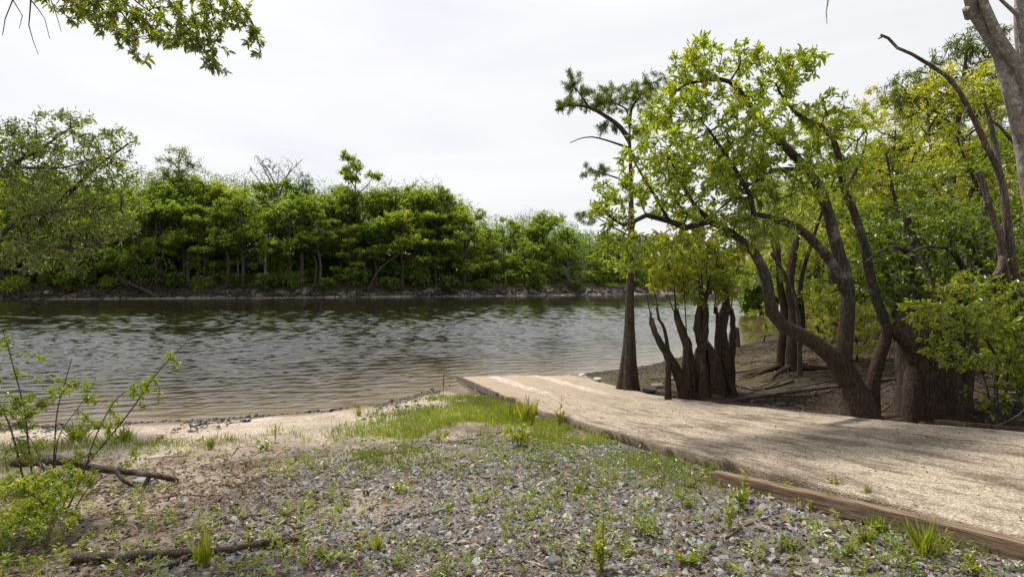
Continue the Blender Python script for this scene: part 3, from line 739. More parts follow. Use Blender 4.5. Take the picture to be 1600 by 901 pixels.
# tangle of exposed roots and drift on the eroded bank
mb = MB()
for k in range(1100):
    px = rng.uniform(-150, 1200); p = far_at(px, rng.uniform(.6, 3.6)); ln = rng.uniform(.6, 2.4)
    d = unit(np.array([rng.normal(), -abs(rng.normal())*.6, -.5+rng.normal()*.35]))
    q = p+[0, 0, rng.uniform(.1, .7)]
    tube(mb, spline(lp([q, q+d*ln*.5+rng.normal(size=3)*.2, q+d*ln+rng.normal(size=3)*.25]), .3), np.linspace(rng.uniform(.04, .13), .015, 30)[:len(spline(lp([q, q+d*ln*.5, q+d*ln]), .3))][0], 4)
tag(mb.build('exposed_roots', M['root'], smooth=True), 'tangled dark roots hanging over the eroded far bank', 'roots', kind='stuff')
n = 26000; px = rng.uniform(-150, 1250, n); t_ = (px-CX)/F; yy = np.interp(px, np.arange(-160, 1270, 10), [far_at(q, 4.2)[1] for q in np.arange(-160, 1270, 10)])+rng.uniform(-.5, 9, n)
xx = t_*yy; zz = H(xx, yy); mb = MB()
leaves(mb, np.stack([xx, yy, zz-.05], 1), unit(rdir(n)*.35+[0, 0, 1]), rdir(n), rng.uniform(.3, .8, n), .05)
tag(mb.build('far_grass', M['grass']), 'tall dry grass under the trees of the far bank', 'grass', kind='stuff')

# ------------------------------------------------------------------ right bank: the near trees
def PL(*pts): return np.array([P(*p) for p in pts])
def fl(k, amt, hi=1.0, ph=0):
    return lambda s, th: 1+amt*(1-sm(0, hi, s))*(np.abs(np.sin(th*k/2+ph+s*1.2))*2-1)+.04*np.sin(th*3+s*9)
# bald cypress
b = At(981, 11.4)
limbs = [(np.vstack([b-[0, 0, .25], PL((981, 590, 11.4), (983, 540, 11.4), (984, 470, 11.4), (986, 380, 11.4), (986, 300, 11.4), (985, 250, 11.4), (984, 215, 11.4), (983, 190, 11.4), (978, 170, 11.4), (966, 163, 11.4), (955, 161, 11.4))]), (.205, .16, .13, .115, .10, .085, .07, .055, .03, .02), 0),
         (PL((984, 220, 11.4), (970, 200, 11.3), (950, 184, 11.2), (920, 168, 11.1), (890, 165, 11), (868, 172, 11)), .06, .012),
         (PL((984, 195, 11.4), (986, 172, 11.5), (1000, 150, 11.6), (1022, 128, 11.7)), .04, .01),
         (PL((920, 168, 11.1), (908, 150, 11.1), (893, 130, 11)), .025, .006),
         (PL((985, 232, 11.4), (950, 220, 11.3), (925, 214, 11.2), (905, 217, 11.2), (891, 223, 11.2)), .028, .008),
         (PL((985, 285, 11.4), (955, 275, 11.3), (915, 262, 11.2)), .025, .006), (PL((986, 370, 11.4), (950, 350, 11.3), (915, 330, 11.2)), .02, .006)]
att = np.vstack([blob(950, 153, 76, 12, 11.3, .9, 150), blob(893, 125, 16, 16, 11, .4, 22), blob(884, 165, 18, 10, 11, .4, 22), blob(1015, 135, 32, 22, 11.7, .6, 45), blob(948, 200, 18, 12, 11.3, .4, 16),
                 blob(928, 268, 24, 14, 11.2, .4, 22), blob(918, 338, 22, 14, 11.2, .4, 16), blob(1010, 200, 22, 40, 11.6, .5, 24)])
flc = lambda s, th: (1+.55*np.exp(-s*17))*(1+.20*(1-sm(0, .35, s))*np.sin(th*4+.5)+.05*np.sin(th*9))*(1-.30*sm(.05, .45, s))
cy = tree('cypress_tree', b, limbs, att, M['feather'], M['bark_cypress'], (.06, .0095), 'slender bald cypress with fluted flared trunk at the ramp end', per=85, ll=.34, jit=.02, sides=28, flute=flc, rough=.02, seg=.12, minattach=.3, droop=.25, tip=.003)

# crooked tree beside the ramp
Yc = 7.0; b = At(1345, Yc)
limbs = [(np.vstack([b-[0, 0, .3], PL((1342, 635, Yc), (1332, 600, Yc), (1318, 565, Yc), (1322, 520, Yc), (1325, 450, Yc), (1312, 400, 7.0), (1300, 355, 7.0), (1290, 318, 7.0), (1275, 285, 7.0), (1255, 258, 7.0), (1225, 228, 6.9), (1190, 192, 6.8), (1165, 155, 6.8), (1140, 128, 6.7), (1105, 124, 6.6), (1070, 132, 6.6), (1045, 155, 6.5))]), (.25, .195, .108, .09, .08, .072, .062, .052, .05, .04, .03, .02, .012), 0),
         (PL((1326, 592, Yc), (1300, 556, 6.95), (1262, 528, 6.9), (1225, 510, 6.85), (1206, 488, 6.8), (1198, 440, 6.8), (1180, 397, 6.8), (1145, 366, 6.8), (1108, 346, 6.8), (1072, 356, 6.7), (1045, 345, 6.6), (1010, 336, 6.6), (975, 352, 6.5), (945, 330, 6.4)), (.14, .10, .082, .07, .058, .047, .042, .034, .024, .012), 0),
         (np.vstack([At(1362, 7.3)-[0, 0, .2], PL((1364, 600, 7.3), (1375, 555, 7.3), (1386, 515, 7.3), (1370, 470, 7.3), (1358, 425, 7.3), (1350, 380, 7.3), (1332, 325, 7.3), (1318, 290, 7.3), (1310, 242, 7.2), (1300, 212, 7.2), (1282, 198, 7.1), (1245, 178, 7.0), (1215, 140, 6.9))]), (.12, .088, .073, .064, .058, .053, .047, .045, .036, .026, .014), 0),
         (PL((1324, 455, Yc), (1303, 415, 6.9), (1276, 382, 6.8), (1245, 355, 6.7), (1205, 340, 6.6), (1178, 334, 6.5), (1172, 305, 6.5), (1155, 275, 6.5), (1130, 235, 6.4), (1105, 200, 6.4)), .075, .012),
         (PL((1260, 265, 7), (1215, 265, 6.8), (1190, 278, 6.7), (1155, 300, 6.6), (1120, 330, 6.5)), .035, .008),
         (PL((1115, 350, 6.8), (1085, 320, 6.6), (1065, 285, 6.5), (1040, 235, 6.4)), .035, .008),
         (PL((1045, 345, 6.6), (1020, 300, 6.5), (995, 260, 6.5), (980, 220, 6.5)), .025, .006),
         (PL((1165, 160, 6.8), (1140, 185, 6.6), (1110, 205, 6.5), (1070, 225, 6.4)), .022, .006),
         (PL((1320, 300, 7.3), (1345, 250, 7.4), (1355, 210, 7.5)), .03, .006)]
att = np.vstack([blob(1130, 215, 95, 75, 6.6, .9, 190), blob(1088, 100, 36, 40, 6.6, .5, 60), blob(1160, 95, 26, 25, 6.7, .4, 26), blob(1205, 125, 50, 36, 6.9, .6, 60), blob(1025, 265, 58, 70, 6.5, .7, 100), blob(955, 325, 32, 52, 6.4, .5, 36),
                 blob(1110, 300, 105, 55, 6.6, .8, 130), blob(1215, 270, 80, 75, 6.8, .8, 110), blob(1270, 190, 45, 45, 7.1, .6, 60), blob(1050, 165, 42, 36, 6.5, .5, 55), blob(1245, 105, 22, 24, 7.0, .3, 20), blob(985, 395, 40, 35, 6.5, .5, 36),
                 blob(1060, 385, 55, 28, 6.6, .5, 36), blob(1180, 360, 55, 35, 6.6, .5, 40), blob(1310, 270, 40, 60, 7.3, .6, 50), blob(1275, 95, 18, 25, 7, .3, 10), blob(1000, 190, 24, 30, 6.5, .3, 14), blob(1340, 185, 18, 20, 7.3, .3, 8)])
tree('crooked_tree', b, limbs, att, M['crook_leaf'], M['bark_crook'], (.070, .0245), 'crooked tree with elbowed limb and bright leaves beside the ramp', per=19, ll=.5, jit=.02, sides=20, flute=lambda s, th: 1+.25*np.exp(-s*22)+.05*np.sin(th*3+s*8), rough=.05, hexa=True, seg=.14, minattach=.42, tip=.0028, droop=.05, flat=.7, cluster=.4)

# broken many-stemmed stump with sprouts
b = At(1092, 10.1)
def st(pts, *r):
    q = np.vstack([[P(*pts[0])[0], pts[0][2], b[2]-.15], PL(*pts[1:])])
    q = spline(q, .09); q[2:-1] += rng.normal(size=(len(q)-3, 3))*.005; return q, r[:1]+tuple(x*.84 for x in r[1:]), 0
limbs = [st([(1098, 620, 10.1), (1094, 585, 10.1), (1096, 540, 10.1), (1090, 505, 10.1), (1097, 470, 10.1), (1094, 448, 10.1)], .30, .26, .20, .11, .09, .06, .045),
         st([(1074, 612, 9.95), (1060, 585, 9.9), (1044, 556, 9.8), (1024, 520, 9.7), (1018, 497, 9.7)], .15, .12, .10, .085, .06, .045), st([(1045, 560, 9.8), (1042, 530, 9.8), (1030, 500, 9.8), (1026, 480, 9.8)], .07, .06, .05, .035, .025),
         st([(1082, 612, 10.0), (1077, 580, 10.0), (1072, 535, 10.0), (1061, 508, 10.0), (1056, 484, 10)], .19, .15, .12, .09, .075, .05), st([(1072, 600, 9.9), (1073, 560, 9.9), (1076, 538, 9.9), (1073, 528, 9.9)], .12, .1, .085, .055),
         st([(1118, 615, 10.0), (1117, 575, 10.0), (1111, 548, 10.0), (1106, 536, 10)], .22, .18, .13, .04), st([(1092, 540, 10.05), (1102, 505, 10.05), (1101, 470, 10), (1108, 450, 10)], .09, .08, .065, .045),
         st([(1128, 615, 10.3), (1131, 565, 10.3), (1127, 515, 10.3), (1135, 472, 10.3), (1131, 446, 10.3)], .20, .16, .12, .11, .085, .055), st([(1120, 560, 10.2), (1121, 510, 10.2), (1119, 480, 10.2)], .09, .08, .05, .03),
         st([(1138, 605, 10.4), (1143, 550, 10.4), (1145, 515, 10.4), (1142, 482, 10.4)], .13, .10, .075, .06, .045), st([(1146, 618, 10.2), (1136, 590, 10.2), (1130, 560, 10.2)], .11, .10, .06), st([(1064, 618, 9.95), (1074, 590, 9.95), (1082, 560, 9.95)], .12, .10, .06), st([(1098, 622, 9.85), (1098, 600, 9.9), (1100, 570, 9.95)], .15, .12, .06),
         (PL((1030, 500, 9.8), (1026, 470, 9.8), (1015, 430, 9.8)), .014, .006), (PL((1094, 455, 10.1), (1090, 425, 10), (1082, 380, 10), (1085, 340, 10)), .020, .006), (PL((1108, 452, 10.05), (1104, 420, 10), (1110, 370, 10)), .018, .006),
         (PL((1131, 450, 10.3), (1130, 400, 10.3), (1138, 360, 10.2)), .020, .006), (PL((1056, 485, 10), (1052, 440, 9.9), (1040, 400, 9.9), (1048, 360, 9.9)), .018, .005), (PL((1119, 485, 10.2), (1118, 430, 10.1), (1122, 380, 10.1)), .015, .005), (PL((1058, 500, 10), (1046, 470, 9.9), (1028, 440, 9.9)), .014, .005), (PL((1142, 484, 10.4), (1147, 440, 10.4), (1145, 400, 10.3)), .014, .005), (PL((1018, 500, 9.7), (1012, 470, 9.7), (1006, 440, 9.7)), .014, .005), (PL((1101, 470, 10), (1096, 430, 10), (1100, 385, 10)), .016, .005), (PL((1131, 450, 10.3), (1122, 410, 10.3), (1112, 365, 10.2)), .014, .005), (PL((1073, 530, 9.9), (1070, 470, 9.9), (1066, 420, 9.9)), .014, .005)]
for tx, ty, ty_ in ((1094, 448, 10.1), (1018, 497, 9.7), (1056, 484, 10), (1106, 536, 10), (1131, 446, 10.3), (1142, 482, 10.4), (1108, 450, 10), (1119, 480, 10.2)):
    for k in range(3):
        ox = rng.uniform(-3, 3); limbs.append((PL((tx+ox, ty+10, ty_), (tx+ox*1.3, ty-rng.uniform(2, 12), ty_)), .022, .003))
att = np.vstack([blob(1050, 400, 44, 48, 9.9, .7, 100), blob(1115, 400, 42, 50, 10.1, .7, 95), blob(1030, 440, 16, 18, 9.8, .3, 12), blob(1085, 455, 46, 26, 10, .5, 34), blob(1135, 430, 20, 36, 10.2, .4, 20), blob(1085, 350, 40, 25, 10, .5, 30)])
tree('tree_stump', b, limbs, att, M['gold_leaf'], M['bark_dark'], (.11, .046), 'dark broken many-stemmed tree stump with thin leafy sprouts by ramp', 'tree', per=12, ll=.4, jit=.02, sides=22, allflute=True, flute=lambda s, th: (1+.25*np.exp(-s*9))*(1+.13*np.sin(th*5+s*3)+.08*np.sin(th*11+s*7)), rough=.10, hexa=True, seg=.12, minattach=.5, tip=.003, cluster=.5, flat=.7)

# stout dark tupelo
b = At(1458, 7.5)
limbs = [(np.vstack([[b[0]-.02, b[1], b[2]-.25], PL((1455, 610, 7.5), (1450, 565, 7.5), (1448, 525, 7.5), (1440, 470, 7.6), (1430, 400, 7.8), (1415, 330, 7.9))]), (.34, .32, .31, .27, .15, .08, .03), 0),
         (np.vstack([[P(1480, 640, 7.6)[0], 7.6, b[2]-.2], PL((1484, 600, 7.6), (1492, 555, 7.6), (1500, 520, 7.6), (1520, 450, 7.8), (1535, 370, 8), (1540, 300, 8))]), (.26, .25, .24, .20, .10, .06, .03), 0),
         (PL((1438, 595, 7.4), (1428, 555, 7.35), (1405, 525, 7.3), (1385, 508, 7.3), (1372, 470, 7.3)), .11, .04),
         (np.vstack([[P(1428, 640, 7.3)[0], 7.3, b[2]-.2], PL((1428, 610, 7.35), (1432, 570, 7.4), (1442, 530, 7.5))]), .15, .1),
         (PL((1440, 460, 7.6), (1420, 395, 7.4), (1385, 388, 7.2), (1352, 410, 7.1)), .06, .012), (PL((1520, 450, 7.8), (1490, 395, 7.5), (1450, 385, 7.3), (1405, 405, 7.2)), .05, .01), (PL((1525, 430, 7.8), (1560, 370, 7.8), (1595, 340, 7.8)), .06, .012)]
att = np.vstack([blob(1450, 375, 95, 75, 7.9, .8, 330), blob(1395, 440, 50, 42, 7.5, .6, 120), blob(1535, 400, 62, 85, 8, .8, 230), blob(1365, 385, 36, 50, 7.6, .5, 90), blob(1480, 460, 70, 30, 7.6, .6, 120), blob(1590, 420, 40, 80, 8, .7, 110)])
tree('tupelo_tree', b, limbs, att, M['dark_leaf'], M['bark_dark'], (.062, .03), 'stout dark fluted tupelo with dense small-leaved crown, right of crooked tree', per=17, ll=.3, jit=.02, sides=26, flute=lambda s, th: (1+.30*np.exp(-s*9))*(1+.10*np.sin(th*5+s*2)+.05*np.sin(th*9+1)), rough=.03, seg=.15, minattach=.45, tip=.003)

# thin-stemmed shrub in front of the tupelo
b = At(1557, 6.6)
limbs = [(np.vstack([b-[0, 0, .1], PL((1556, 600, 6.6), (1558, 560, 6.5), (1530, 520, 6.3), (1490, 495, 6.2), (1445, 478, 6.1))]), .028, .006), (np.vstack([b+[.08, 0, -.1], PL((1572, 610, 6.6), (1578, 560, 6.6), (1592, 510, 6.6))]), .02, .006),
         (np.vstack([b+[-.06, .1, -.1], PL((1545, 620, 6.7), (1530, 570, 6.6), (1515, 540, 6.4))]), .016, .005), (np.vstack([b+[.12, .1, -.1], PL((1580, 640, 6.6), (1600, 600, 6.6), (1620, 560, 6.5))]), .02, .006)]
att = np.vstack([blob(1495, 500, 70, 30, 6.2, .5, 150), blob(1435, 480, 28, 12, 6.1, .3, 26), blob(1470, 545, 30, 22, 6.2, .3, 28), blob(1560, 505, 50, 44, 6.5, .6, 140), blob(1590, 565, 36, 40, 6.5, .4, 70), blob(1600, 610, 30, 30, 6.5, .3, 30), blob(1520, 450, 60, 26, 6.5, .5, 70), blob(1515, 565, 32, 22, 6.4, .4, 30), blob(1560, 440, 40, 40, 6.8, .5, 50), blob(1545, 625, 30, 30, 6.6, .4, 14)])
tree('shrub', b, limbs, att, M['right_leaf'], M['bark_twig'], (.052, .024), 'thin-stemmed leafy shrub beside the ramp, screening the stout tupelo', 'shrub', per=12, ll=.3, jit=.012, sides=7, hexa=True, seg=.14, minattach=.25, tip=.0025, crown='foliage', cluster=.3)

# pale mottled tree cut by the right frame edge
b = At(1668, 5.6)
limbs = [(np.vstack([b-[0, 0, .2], PL((1655, 520, 5.6), (1632, 400, 5.6), (1612, 300, 5.5), (1598, 215, 5.5), (1580, 145, 5.4), (1562, 85, 5.4), (1540, 45, 5.3), (1522, 18, 5.3), (1515, -30, 5.2), (1530, -120, 5.2))]), .15, .04),
         (PL((1592, 185, 5.5), (1600, 130, 5.35), (1580, 88, 5.3), (1556, 48, 5.2), (1538, 8, 5.2), (1520, -60, 5.1)), .062, .03), (PL((1612, 300, 5.5), (1615, 190, 5.6), (1598, 90, 5.6), (1592, 20, 5.6), (1600, -80, 5.6)), .065, .035),
         (PL((1600, 110, 5.6), (1590, 24, 5.5), (1566, 2, 5.4), (1545, -20, 5.3)), .03, .012), (PL((1515, -30, 5.2), (1430, -60, 5), (1340, -40, 4.9), (1296, -12, 4.8), (1291, 18, 4.8), (1292, 38, 4.8)), .03, .003), (PL((1522, 20, 5.3), (1513, 26, 5.25), (1509, 14, 5.2)), .045, .03)]
att = np.vstack([blob(1600, -220, 200, 80, 5.2, 1.2, 22)])
tree('mottled_tree', b, limbs, att, M['crook_leaf'], M['bark_pale'], (.10, .042), 'pale mottled leaning trunks cut off by the upper right frame edge', per=9, ll=.4, sides=14, rough=.06, hexa=True, seg=.14, minattach=.85, tip=.003)

# dead tree with bare crooked limbs
b = At(1600, 7.3)
limbs = [(np.vstack([b-[0, 0, .2], PL((1598, 560, 7.2), (1594, 470, 7.0), (1584, 420, 6.8), (1574, 350, 6.7), (1569, 300, 6.7), (1560, 266, 6.7), (1543, 232, 6.6), (1524, 190, 6.6), (1500, 145, 6.5), (1478, 118, 6.5), (1455, 103, 6.5), (1425, 85, 6.4), (1402, 75, 6.4), (1388, 60, 6.4), (1376, 55, 6.4))]), .085, .014),
         (PL((1594, 480, 7.0), (1574, 440, 6.8), (1566, 400, 6.7), (1562, 365, 6.7), (1546, 325, 6.7), (1538, 290, 6.7), (1528, 268, 6.7)), .06, .03), (PL((1566, 398, 6.7), (1562, 420, 6.65), (1553, 433, 6.6)), .04, .03),
         (PL((1561, 268, 6.7), (1555, 230, 6.8), (1545, 180, 6.8), (1538, 160, 6.8)), .035, .02), (PL((1640, 240, 6.9), (1602, 233, 6.8), (1580, 218, 6.7), (1562, 197, 6.7), (1545, 185, 6.7)), .045, .012), (PL((1380, 57, 6.4), (1372, 61, 6.4)), .012, .006),
         (PL((1590, 500, 7), (1586, 530, 6.8), (1580, 480, 6.7)), .02, .01), (PL((1512, 165, 6.5), (1498, 200, 6.5), (1488, 222, 6.5)), .014, .005)]
tree('dead_tree', b, limbs, [], None, M['bark_bare'], None, 'bare dead tree with peeling crooked limbs reaching left over the wood', 'dead tree', sides=10, rough=.12, seg=.12)

# dark pine-like tree behind
b = At(1472, 17)
limbs = [(np.vstack([b-[0, 0, .2], PL((1478, 420, 17), (1488, 280, 17), (1502, 150, 17), (1512, 65, 17))]), .2, .03)]+[(PL((1490+k*3, 250-k*25, 17), (1490+k*3+s*35, 225-k*25, 16.6), (1490+k*3+s*(72-k*6), 200-k*24, 16.4)), .05, .012) for k, s in ((0, -1), (1, 1), (2, -1), (3, 1), (4, -1), (5, 1), (1.5, -1))]
att = np.vstack([blob(1512, 75, 52, 26, 17, 1.2, 80), blob(1430, 130, 40, 20, 16.6, 1, 50), blob(1465, 165, 62, 40, 17, 1.5, 110), blob(1545, 130, 45, 50, 17, 1.2, 90), blob(1405, 160, 30, 20, 16.5, 1, 30), blob(1520, 200, 70, 50, 17, 1.4, 80)])
tree('pine_tree', b, limbs, att, M['feather'], M['bark_far'], (.13, .03), 'tall dark airy pine rising behind the bare dead limbs', per=30, ll=.55, jit=.06, sides=8, seg=.4, minattach=.4, tip=.008)

# understorey trees of the right bank: four built, the others copied
def under(kind):
    h = 7.0
    if kind == 0:
        limbs = [(lp([(0, 0, -.3), (.1, 0, 1.5), (-.2, .1, 3.2), (.2, 0, 5.2), (.1, .1, 6.6)]), .12, .02)]
    elif kind == 1:
        limbs = [(lp([(0, 0, -.3), (-.3, .1, 1.4), (-.8, 0, 3.2), (-.9, .2, 5)]), .10, .02), (lp([(.15, 0, -.3), (.5, .1, 1.6), (.7, .2, 3.8), (.6, .1, 6)]), .09, .02)]
    else:
        limbs = [(lp([(0, 0, -.3), (.3, 0, 1.6), (.2, .1, 3), (.8, 0, 5), (1.2, .1, 6.4)]), .13, .02), (lp([(.25, 0, 2.2), (-.5, .1, 3.6), (-1, .2, 5.2)]), .07, .015)]
    att = np.vstack([mblob((1.35*math.cos(k*2.1), 1.35*math.sin(k*2.1), 2.3+k*.52), (1.15, 1.15, .62), 62, .45) for k in range(9)])
    paths, tws = grow(limbs, att, .3, minattach=.3, tip=.005)
    a = wood(paths, tws, 10, 3, .06).mesh('under_trunk', True); a.materials.append(M['bark_crook'])
    c = sprays(tws, 32, .55, .05, .088, .038, .08, .6, False, .8).mesh('under_crown'); return a, c
UM = []
for k, lm in ((0, 'right_leaf'), (1, 'gold_leaf'), (2, 'right_leaf'), (0, 'dark_leaf')):
    a, c = under(k); c.materials.append(M[lm]); UM.append((a, c))
UD = ['slim upright green tree', 'twin-stemmed yellow-green tree', 'leaning forked green tree', 'deep green slim tree']
for px, Yd, top, k, wd, lab in [
        (1238, 11.6, 262, 2, 1.15, 'behind the elbow of the crooked tree'), (1305, 15.5, 240, 3, 1.2, 'between the crooked tree trunks, mid bank'), (1280, 18.5, 265, 1, 1.2, 'farther back behind the crooked tree'),
        (1405, 13.5, 138, 1, 1.15, 'above the left shoulder of the stout tupelo'), (1345, 20, 200, 0, 1.2, 'deep in the wood behind the crooked tree'), (1452, 21, 118, 1, 1.1, 'in front of the dark airy pine'),
        (1522, 13, 150, 0, 1.2, 'behind the bare dead limbs'), (1592, 11, 180, 2, 1.25, 'behind the pale mottled trunks'), (1228, 27, 300, 3, 1.4, 'at the far end of the right bank by the river'),
        (1262, 33, 285, 0, 1.3, 'deepest, seen over the elbowed limb'), (1330, 29, 245, 1, 1.3, 'deep in the wood left of the tupelo'), (1415, 31, 215, 2, 1.3, 'deep behind the tupelo crown'), (1500, 27, 225, 3, 1.4, 'deep behind the bare dead limbs'),
        (1580, 21, 240, 1, 1.3, 'deep at the right frame edge'), (1660, 14, 150, 0, 1.3, 'partly outside the right frame edge'), (1375, 16, 330, 3, 1.2, 'low and dark, left of the tupelo crown'), (1550, 17, 330, 3, 1.3, 'low and dark behind the leafy shrub'),
        (1440, 14.5, 330, 3, 1.3, 'low and dark straight behind the tupelo'), (1700, 10, 200, 2, 1.2, 'just outside the right frame edge'), (1210, 40, 330, 1, 1.5, 'at the bend where the river shows'), (1300, 45, 290, 2, 1.5, 'last of the right bank wood')]:
    b = At(px, Yd); h = (HY-top)/F*Yd+EYE-b[2]; s = h/6.9
    root = empty('understorey_tree', b); root.rotation_euler = (0, 0, rng.uniform(0, 6.28)); w_ = wd*(.55+.45*s) if s > 1 else wd*s; root.scale = (w_, w_, s)
    tag(root, '%s %s' % (UD[k], lab), 'tree', 'understorey trees of the right bank')
    for nm, me in zip(('trunk', 'crown'), UM[k]):
        q = bpy.data.objects.new(nm, me); COL.objects.link(q); q.parent = root
for px, Yd, hh_, k, lab in [(1275, 13.5, 1.5, 0, 'behind the fork of the crooked tree'), (1345, 11.5, 1.3, 2, 'between crooked tree and stout tupelo'), (1335, 16.5, 2.0, 1, 'in the gap left of the stout tupelo, farther back'), (1540, 9.5, 1.5, 0, 'just right of the stout tupelo'),
        (1590, 8.3, 1.6, 2, 'behind the leafy shrub at right edge'), (1570, 12.5, 2.2, 1, 'deep behind the leafy shrub'), (1195, 21, 1.6, 0, 'by the water behind the root-footed pair'), (1260, 17, 1.7, 1, 'right of the root-footed pair'), (1425, 12, 1.8, 0, 'left behind the stout tupelo'), (1640, 9, 1.8, 1, 'at the right frame edge')]:
    b = At(px, Yd); s = hh_/6.9; root = empty('sapling', b-np.array([0, 0, .25*hh_])); root.rotation_euler = (0, 0, rng.uniform(0, 6.28)); root.scale = (s*1.35, s*1.35, s*1.15)
    tag(root, 'low leafy sapling %s' % lab, 'sapling', 'saplings on the right bank')
    for nm, me in zip(('trunk', 'crown'), UM[k]):
        q = bpy.data.objects.new(nm, me); COL.objects.link(q); q.parent = root
# dark trunks standing on the shaded bank
def trunk_thing(label, px, Yd, pts, r0, r1, m_='bark_dark', roots=0, name='bare_tree', cat='tree'):
    b = At(px, Yd); root = empty(name, b); tag(root, label, cat)
    mb = MB(); p = spline(np.vstack([b-[0, 0, .2], PL(*pts)])-b, .15); tube(mb, p, r0+(r1-r0)*np.linspace(0, 1, len(p))**.6, 14, .06, lambda s, th: 1+.35*np.exp(-s*14)+.08*np.sin(th*4))
    mb.build('trunk', M[m_], root, True)
    for k in range(roots):
        a = rng.uniform(0, 6.28); mb = MB(); q = []
        for s_ in np.linspace(0.05, rng.uniform(.6, 1.4), 7):
            x, y = b[0]+s_*math.cos(a+s_*.5), b[1]+s_*math.sin(a+s_*.5); q.append((x-b[0], y-b[1], Hs(x, y)-b[2]+.10*math.exp(-s_*2.5)))
        tube(mb, q, np.linspace(.07, .02, 7), 6, .1); mb.build('root', M[m_], root, True)
    return root
trunk_thing('dark root-footed trunk, left one of a pair behind the crooked elbow', 1222, 11.7, [(1222, 540, 11.7), (1226, 490, 11.7), (1218, 440, 11.7), (1215, 380, 11.7)], .12, .05, roots=3)
trunk_thing('dark root-footed trunk, right one of a pair behind the crooked elbow', 1240, 11.5, [(1238, 540, 11.5), (1240, 490, 11.5), (1234, 440, 11.5), (1245, 370, 11.5)], .15, .06, roots=5)
trunk_thing('slender grey trunk leaning left between the dark pair and crooked tree', 1250, 10.8, [(1248, 500, 10.8), (1240, 465, 10.8), (1225, 425, 10.8), (1205, 395, 10.8)], .05, .03, 'bark_far')
trunk_thing('straight dark trunk framed by the two crooked stems', 1308, 15, [(1306, 470, 15), (1303, 420, 15), (1308, 350, 15)], .2, .12, roots=4)
trunk_thing('thin dark trunk leaning left of the framed straight trunk', 1284, 15.5, [(1280, 470, 15.5), (1276, 430, 15.5), (1283, 370, 15.5)], .1, .06)
trunk_thing('pointed weathered stump at the water behind the broken stump', 1152, 18.2, [(1152, 525, 18.2), (1151, 512, 18.2)], .14, .07, 'bark_far', name='small_stump', cat='stump')
trunk_thing('thin pale stem standing low in the wood right of the tupelo', 1525, 10.5, [(1520, 520, 10.5), (1512, 440, 10.5), (1510, 370, 10.5)], .05, .03, 'bark_pale')

def add_roots(root, n, r, reach, m_):
    b = np.array(root.location)
    for k in range(n):
        a = 6.28*k/n+rng.uniform(-.4, .4); mb = MB(); q = []; w = rng.uniform(-.7, .7); l_ = reach*rng.uniform(.6, 1.2)
        for s_ in np.linspace(0.03, l_, 9):
            x, y = b[0]+s_*math.cos(a+w*s_), b[1]+s_*math.sin(a+w*s_); q.append((x-b[0], y-b[1], Hs(x, y)-b[2]+.16*math.exp(-s_*4)-.01))
        tube(mb, q, np.linspace(r, .012, 9), 7, .12); mb.build('root', M[m_], root, True)
for o_ in list(COL.objects):
    if o_.name == 'crooked_tree': add_roots(o_, 8, .075, .9, 'bark_dark')
    if o_.name == 'tupelo_tree': add_roots(o_, 9, .09, 1.1, 'bark_dark')
    if o_.name == 'tree_stump': add_roots(o_, 8, .07, .8, 'bark_dark')
    if o_.name == 'cypress_tree' and 'ramp end' in o_['label']: add_roots(o_, 6, .05, .5, 'bark_cypress')
# ------------------------------------------------------------------ left: leaning tree and overhanging branch
Yl = 8.3; bx = -9.4; b = np.array([bx, 7.6, Hs(bx, 7.6)])
limbs = [(np.vstack([b-[0, 0, .2], PL((-80, 520, 7.8), (-20, 450, 8.0), (8, 408, 8.2), (32, 378, 8.3), (62, 345, 8.5), (110, 300, 8.6), (150, 262, 8.7), (200, 225, 8.8))]), .14, .012),
         (PL((28, 386, 8.2), (70, 384, 8.2), (115, 388, 8.2), (160, 384, 8.1), (190, 374, 8.1)), .035, .007), (PL((-10, 430, 8), (-5, 380, 8), (30, 342, 7.9), (85, 330, 7.8), (140, 322, 7.8)), .05, .01),
         (PL((-30, 455, 8), (-40, 340, 8), (0, 270, 8), (60, 235, 8), (110, 200, 8)), .06, .01), (PL((62, 345, 8.5), (110, 340, 8.7), (170, 322, 8.9), (210, 310, 9)), .03, .008), (PL((0, 270, 8), (40, 262, 7.8), (100, 262, 7.7), (150, 246, 7.7)), .03, .008)]
att = np.vstack([blob(95, 235, 95, 36, 8.3, .9, 210), blob(60, 300, 95, 44, 8.2, .9, 230), blob(120, 350, 85, 38, 8.4, .8, 190), blob(60, 400, 90, 30, 8.0, .7, 110), blob(180, 270, 40, 30, 8.6, .6, 60), blob(190, 212, 26, 10, 8.8, .4, 20), blob(20, 260, 60, 60, 8, .8, 100), blob(110, 188, 42, 12, 8.1, .4, 30), blob(175, 310, 40, 28, 8.8, .6, 50), blob(20, 200, 40, 14, 8, .5, 24), blob(40, 385, 60, 22, 8.1, .6, 36), blob(-60, 300, 60, 90, 8, .9, 80), blob(200, 352, 22, 20, 8.6, .4, 18)])
tree('leaning_tree', b, limbs, att, M['left_leaf'], M['bark_twig'], (.06, .021), 'leafy tree leaning in over the water from the left frame edge', per=13, ll=.5, jit=.03, sides=12, seg=.16, minattach=.3, tip=.0028, droop=.12, hexa=True, flat=.6)

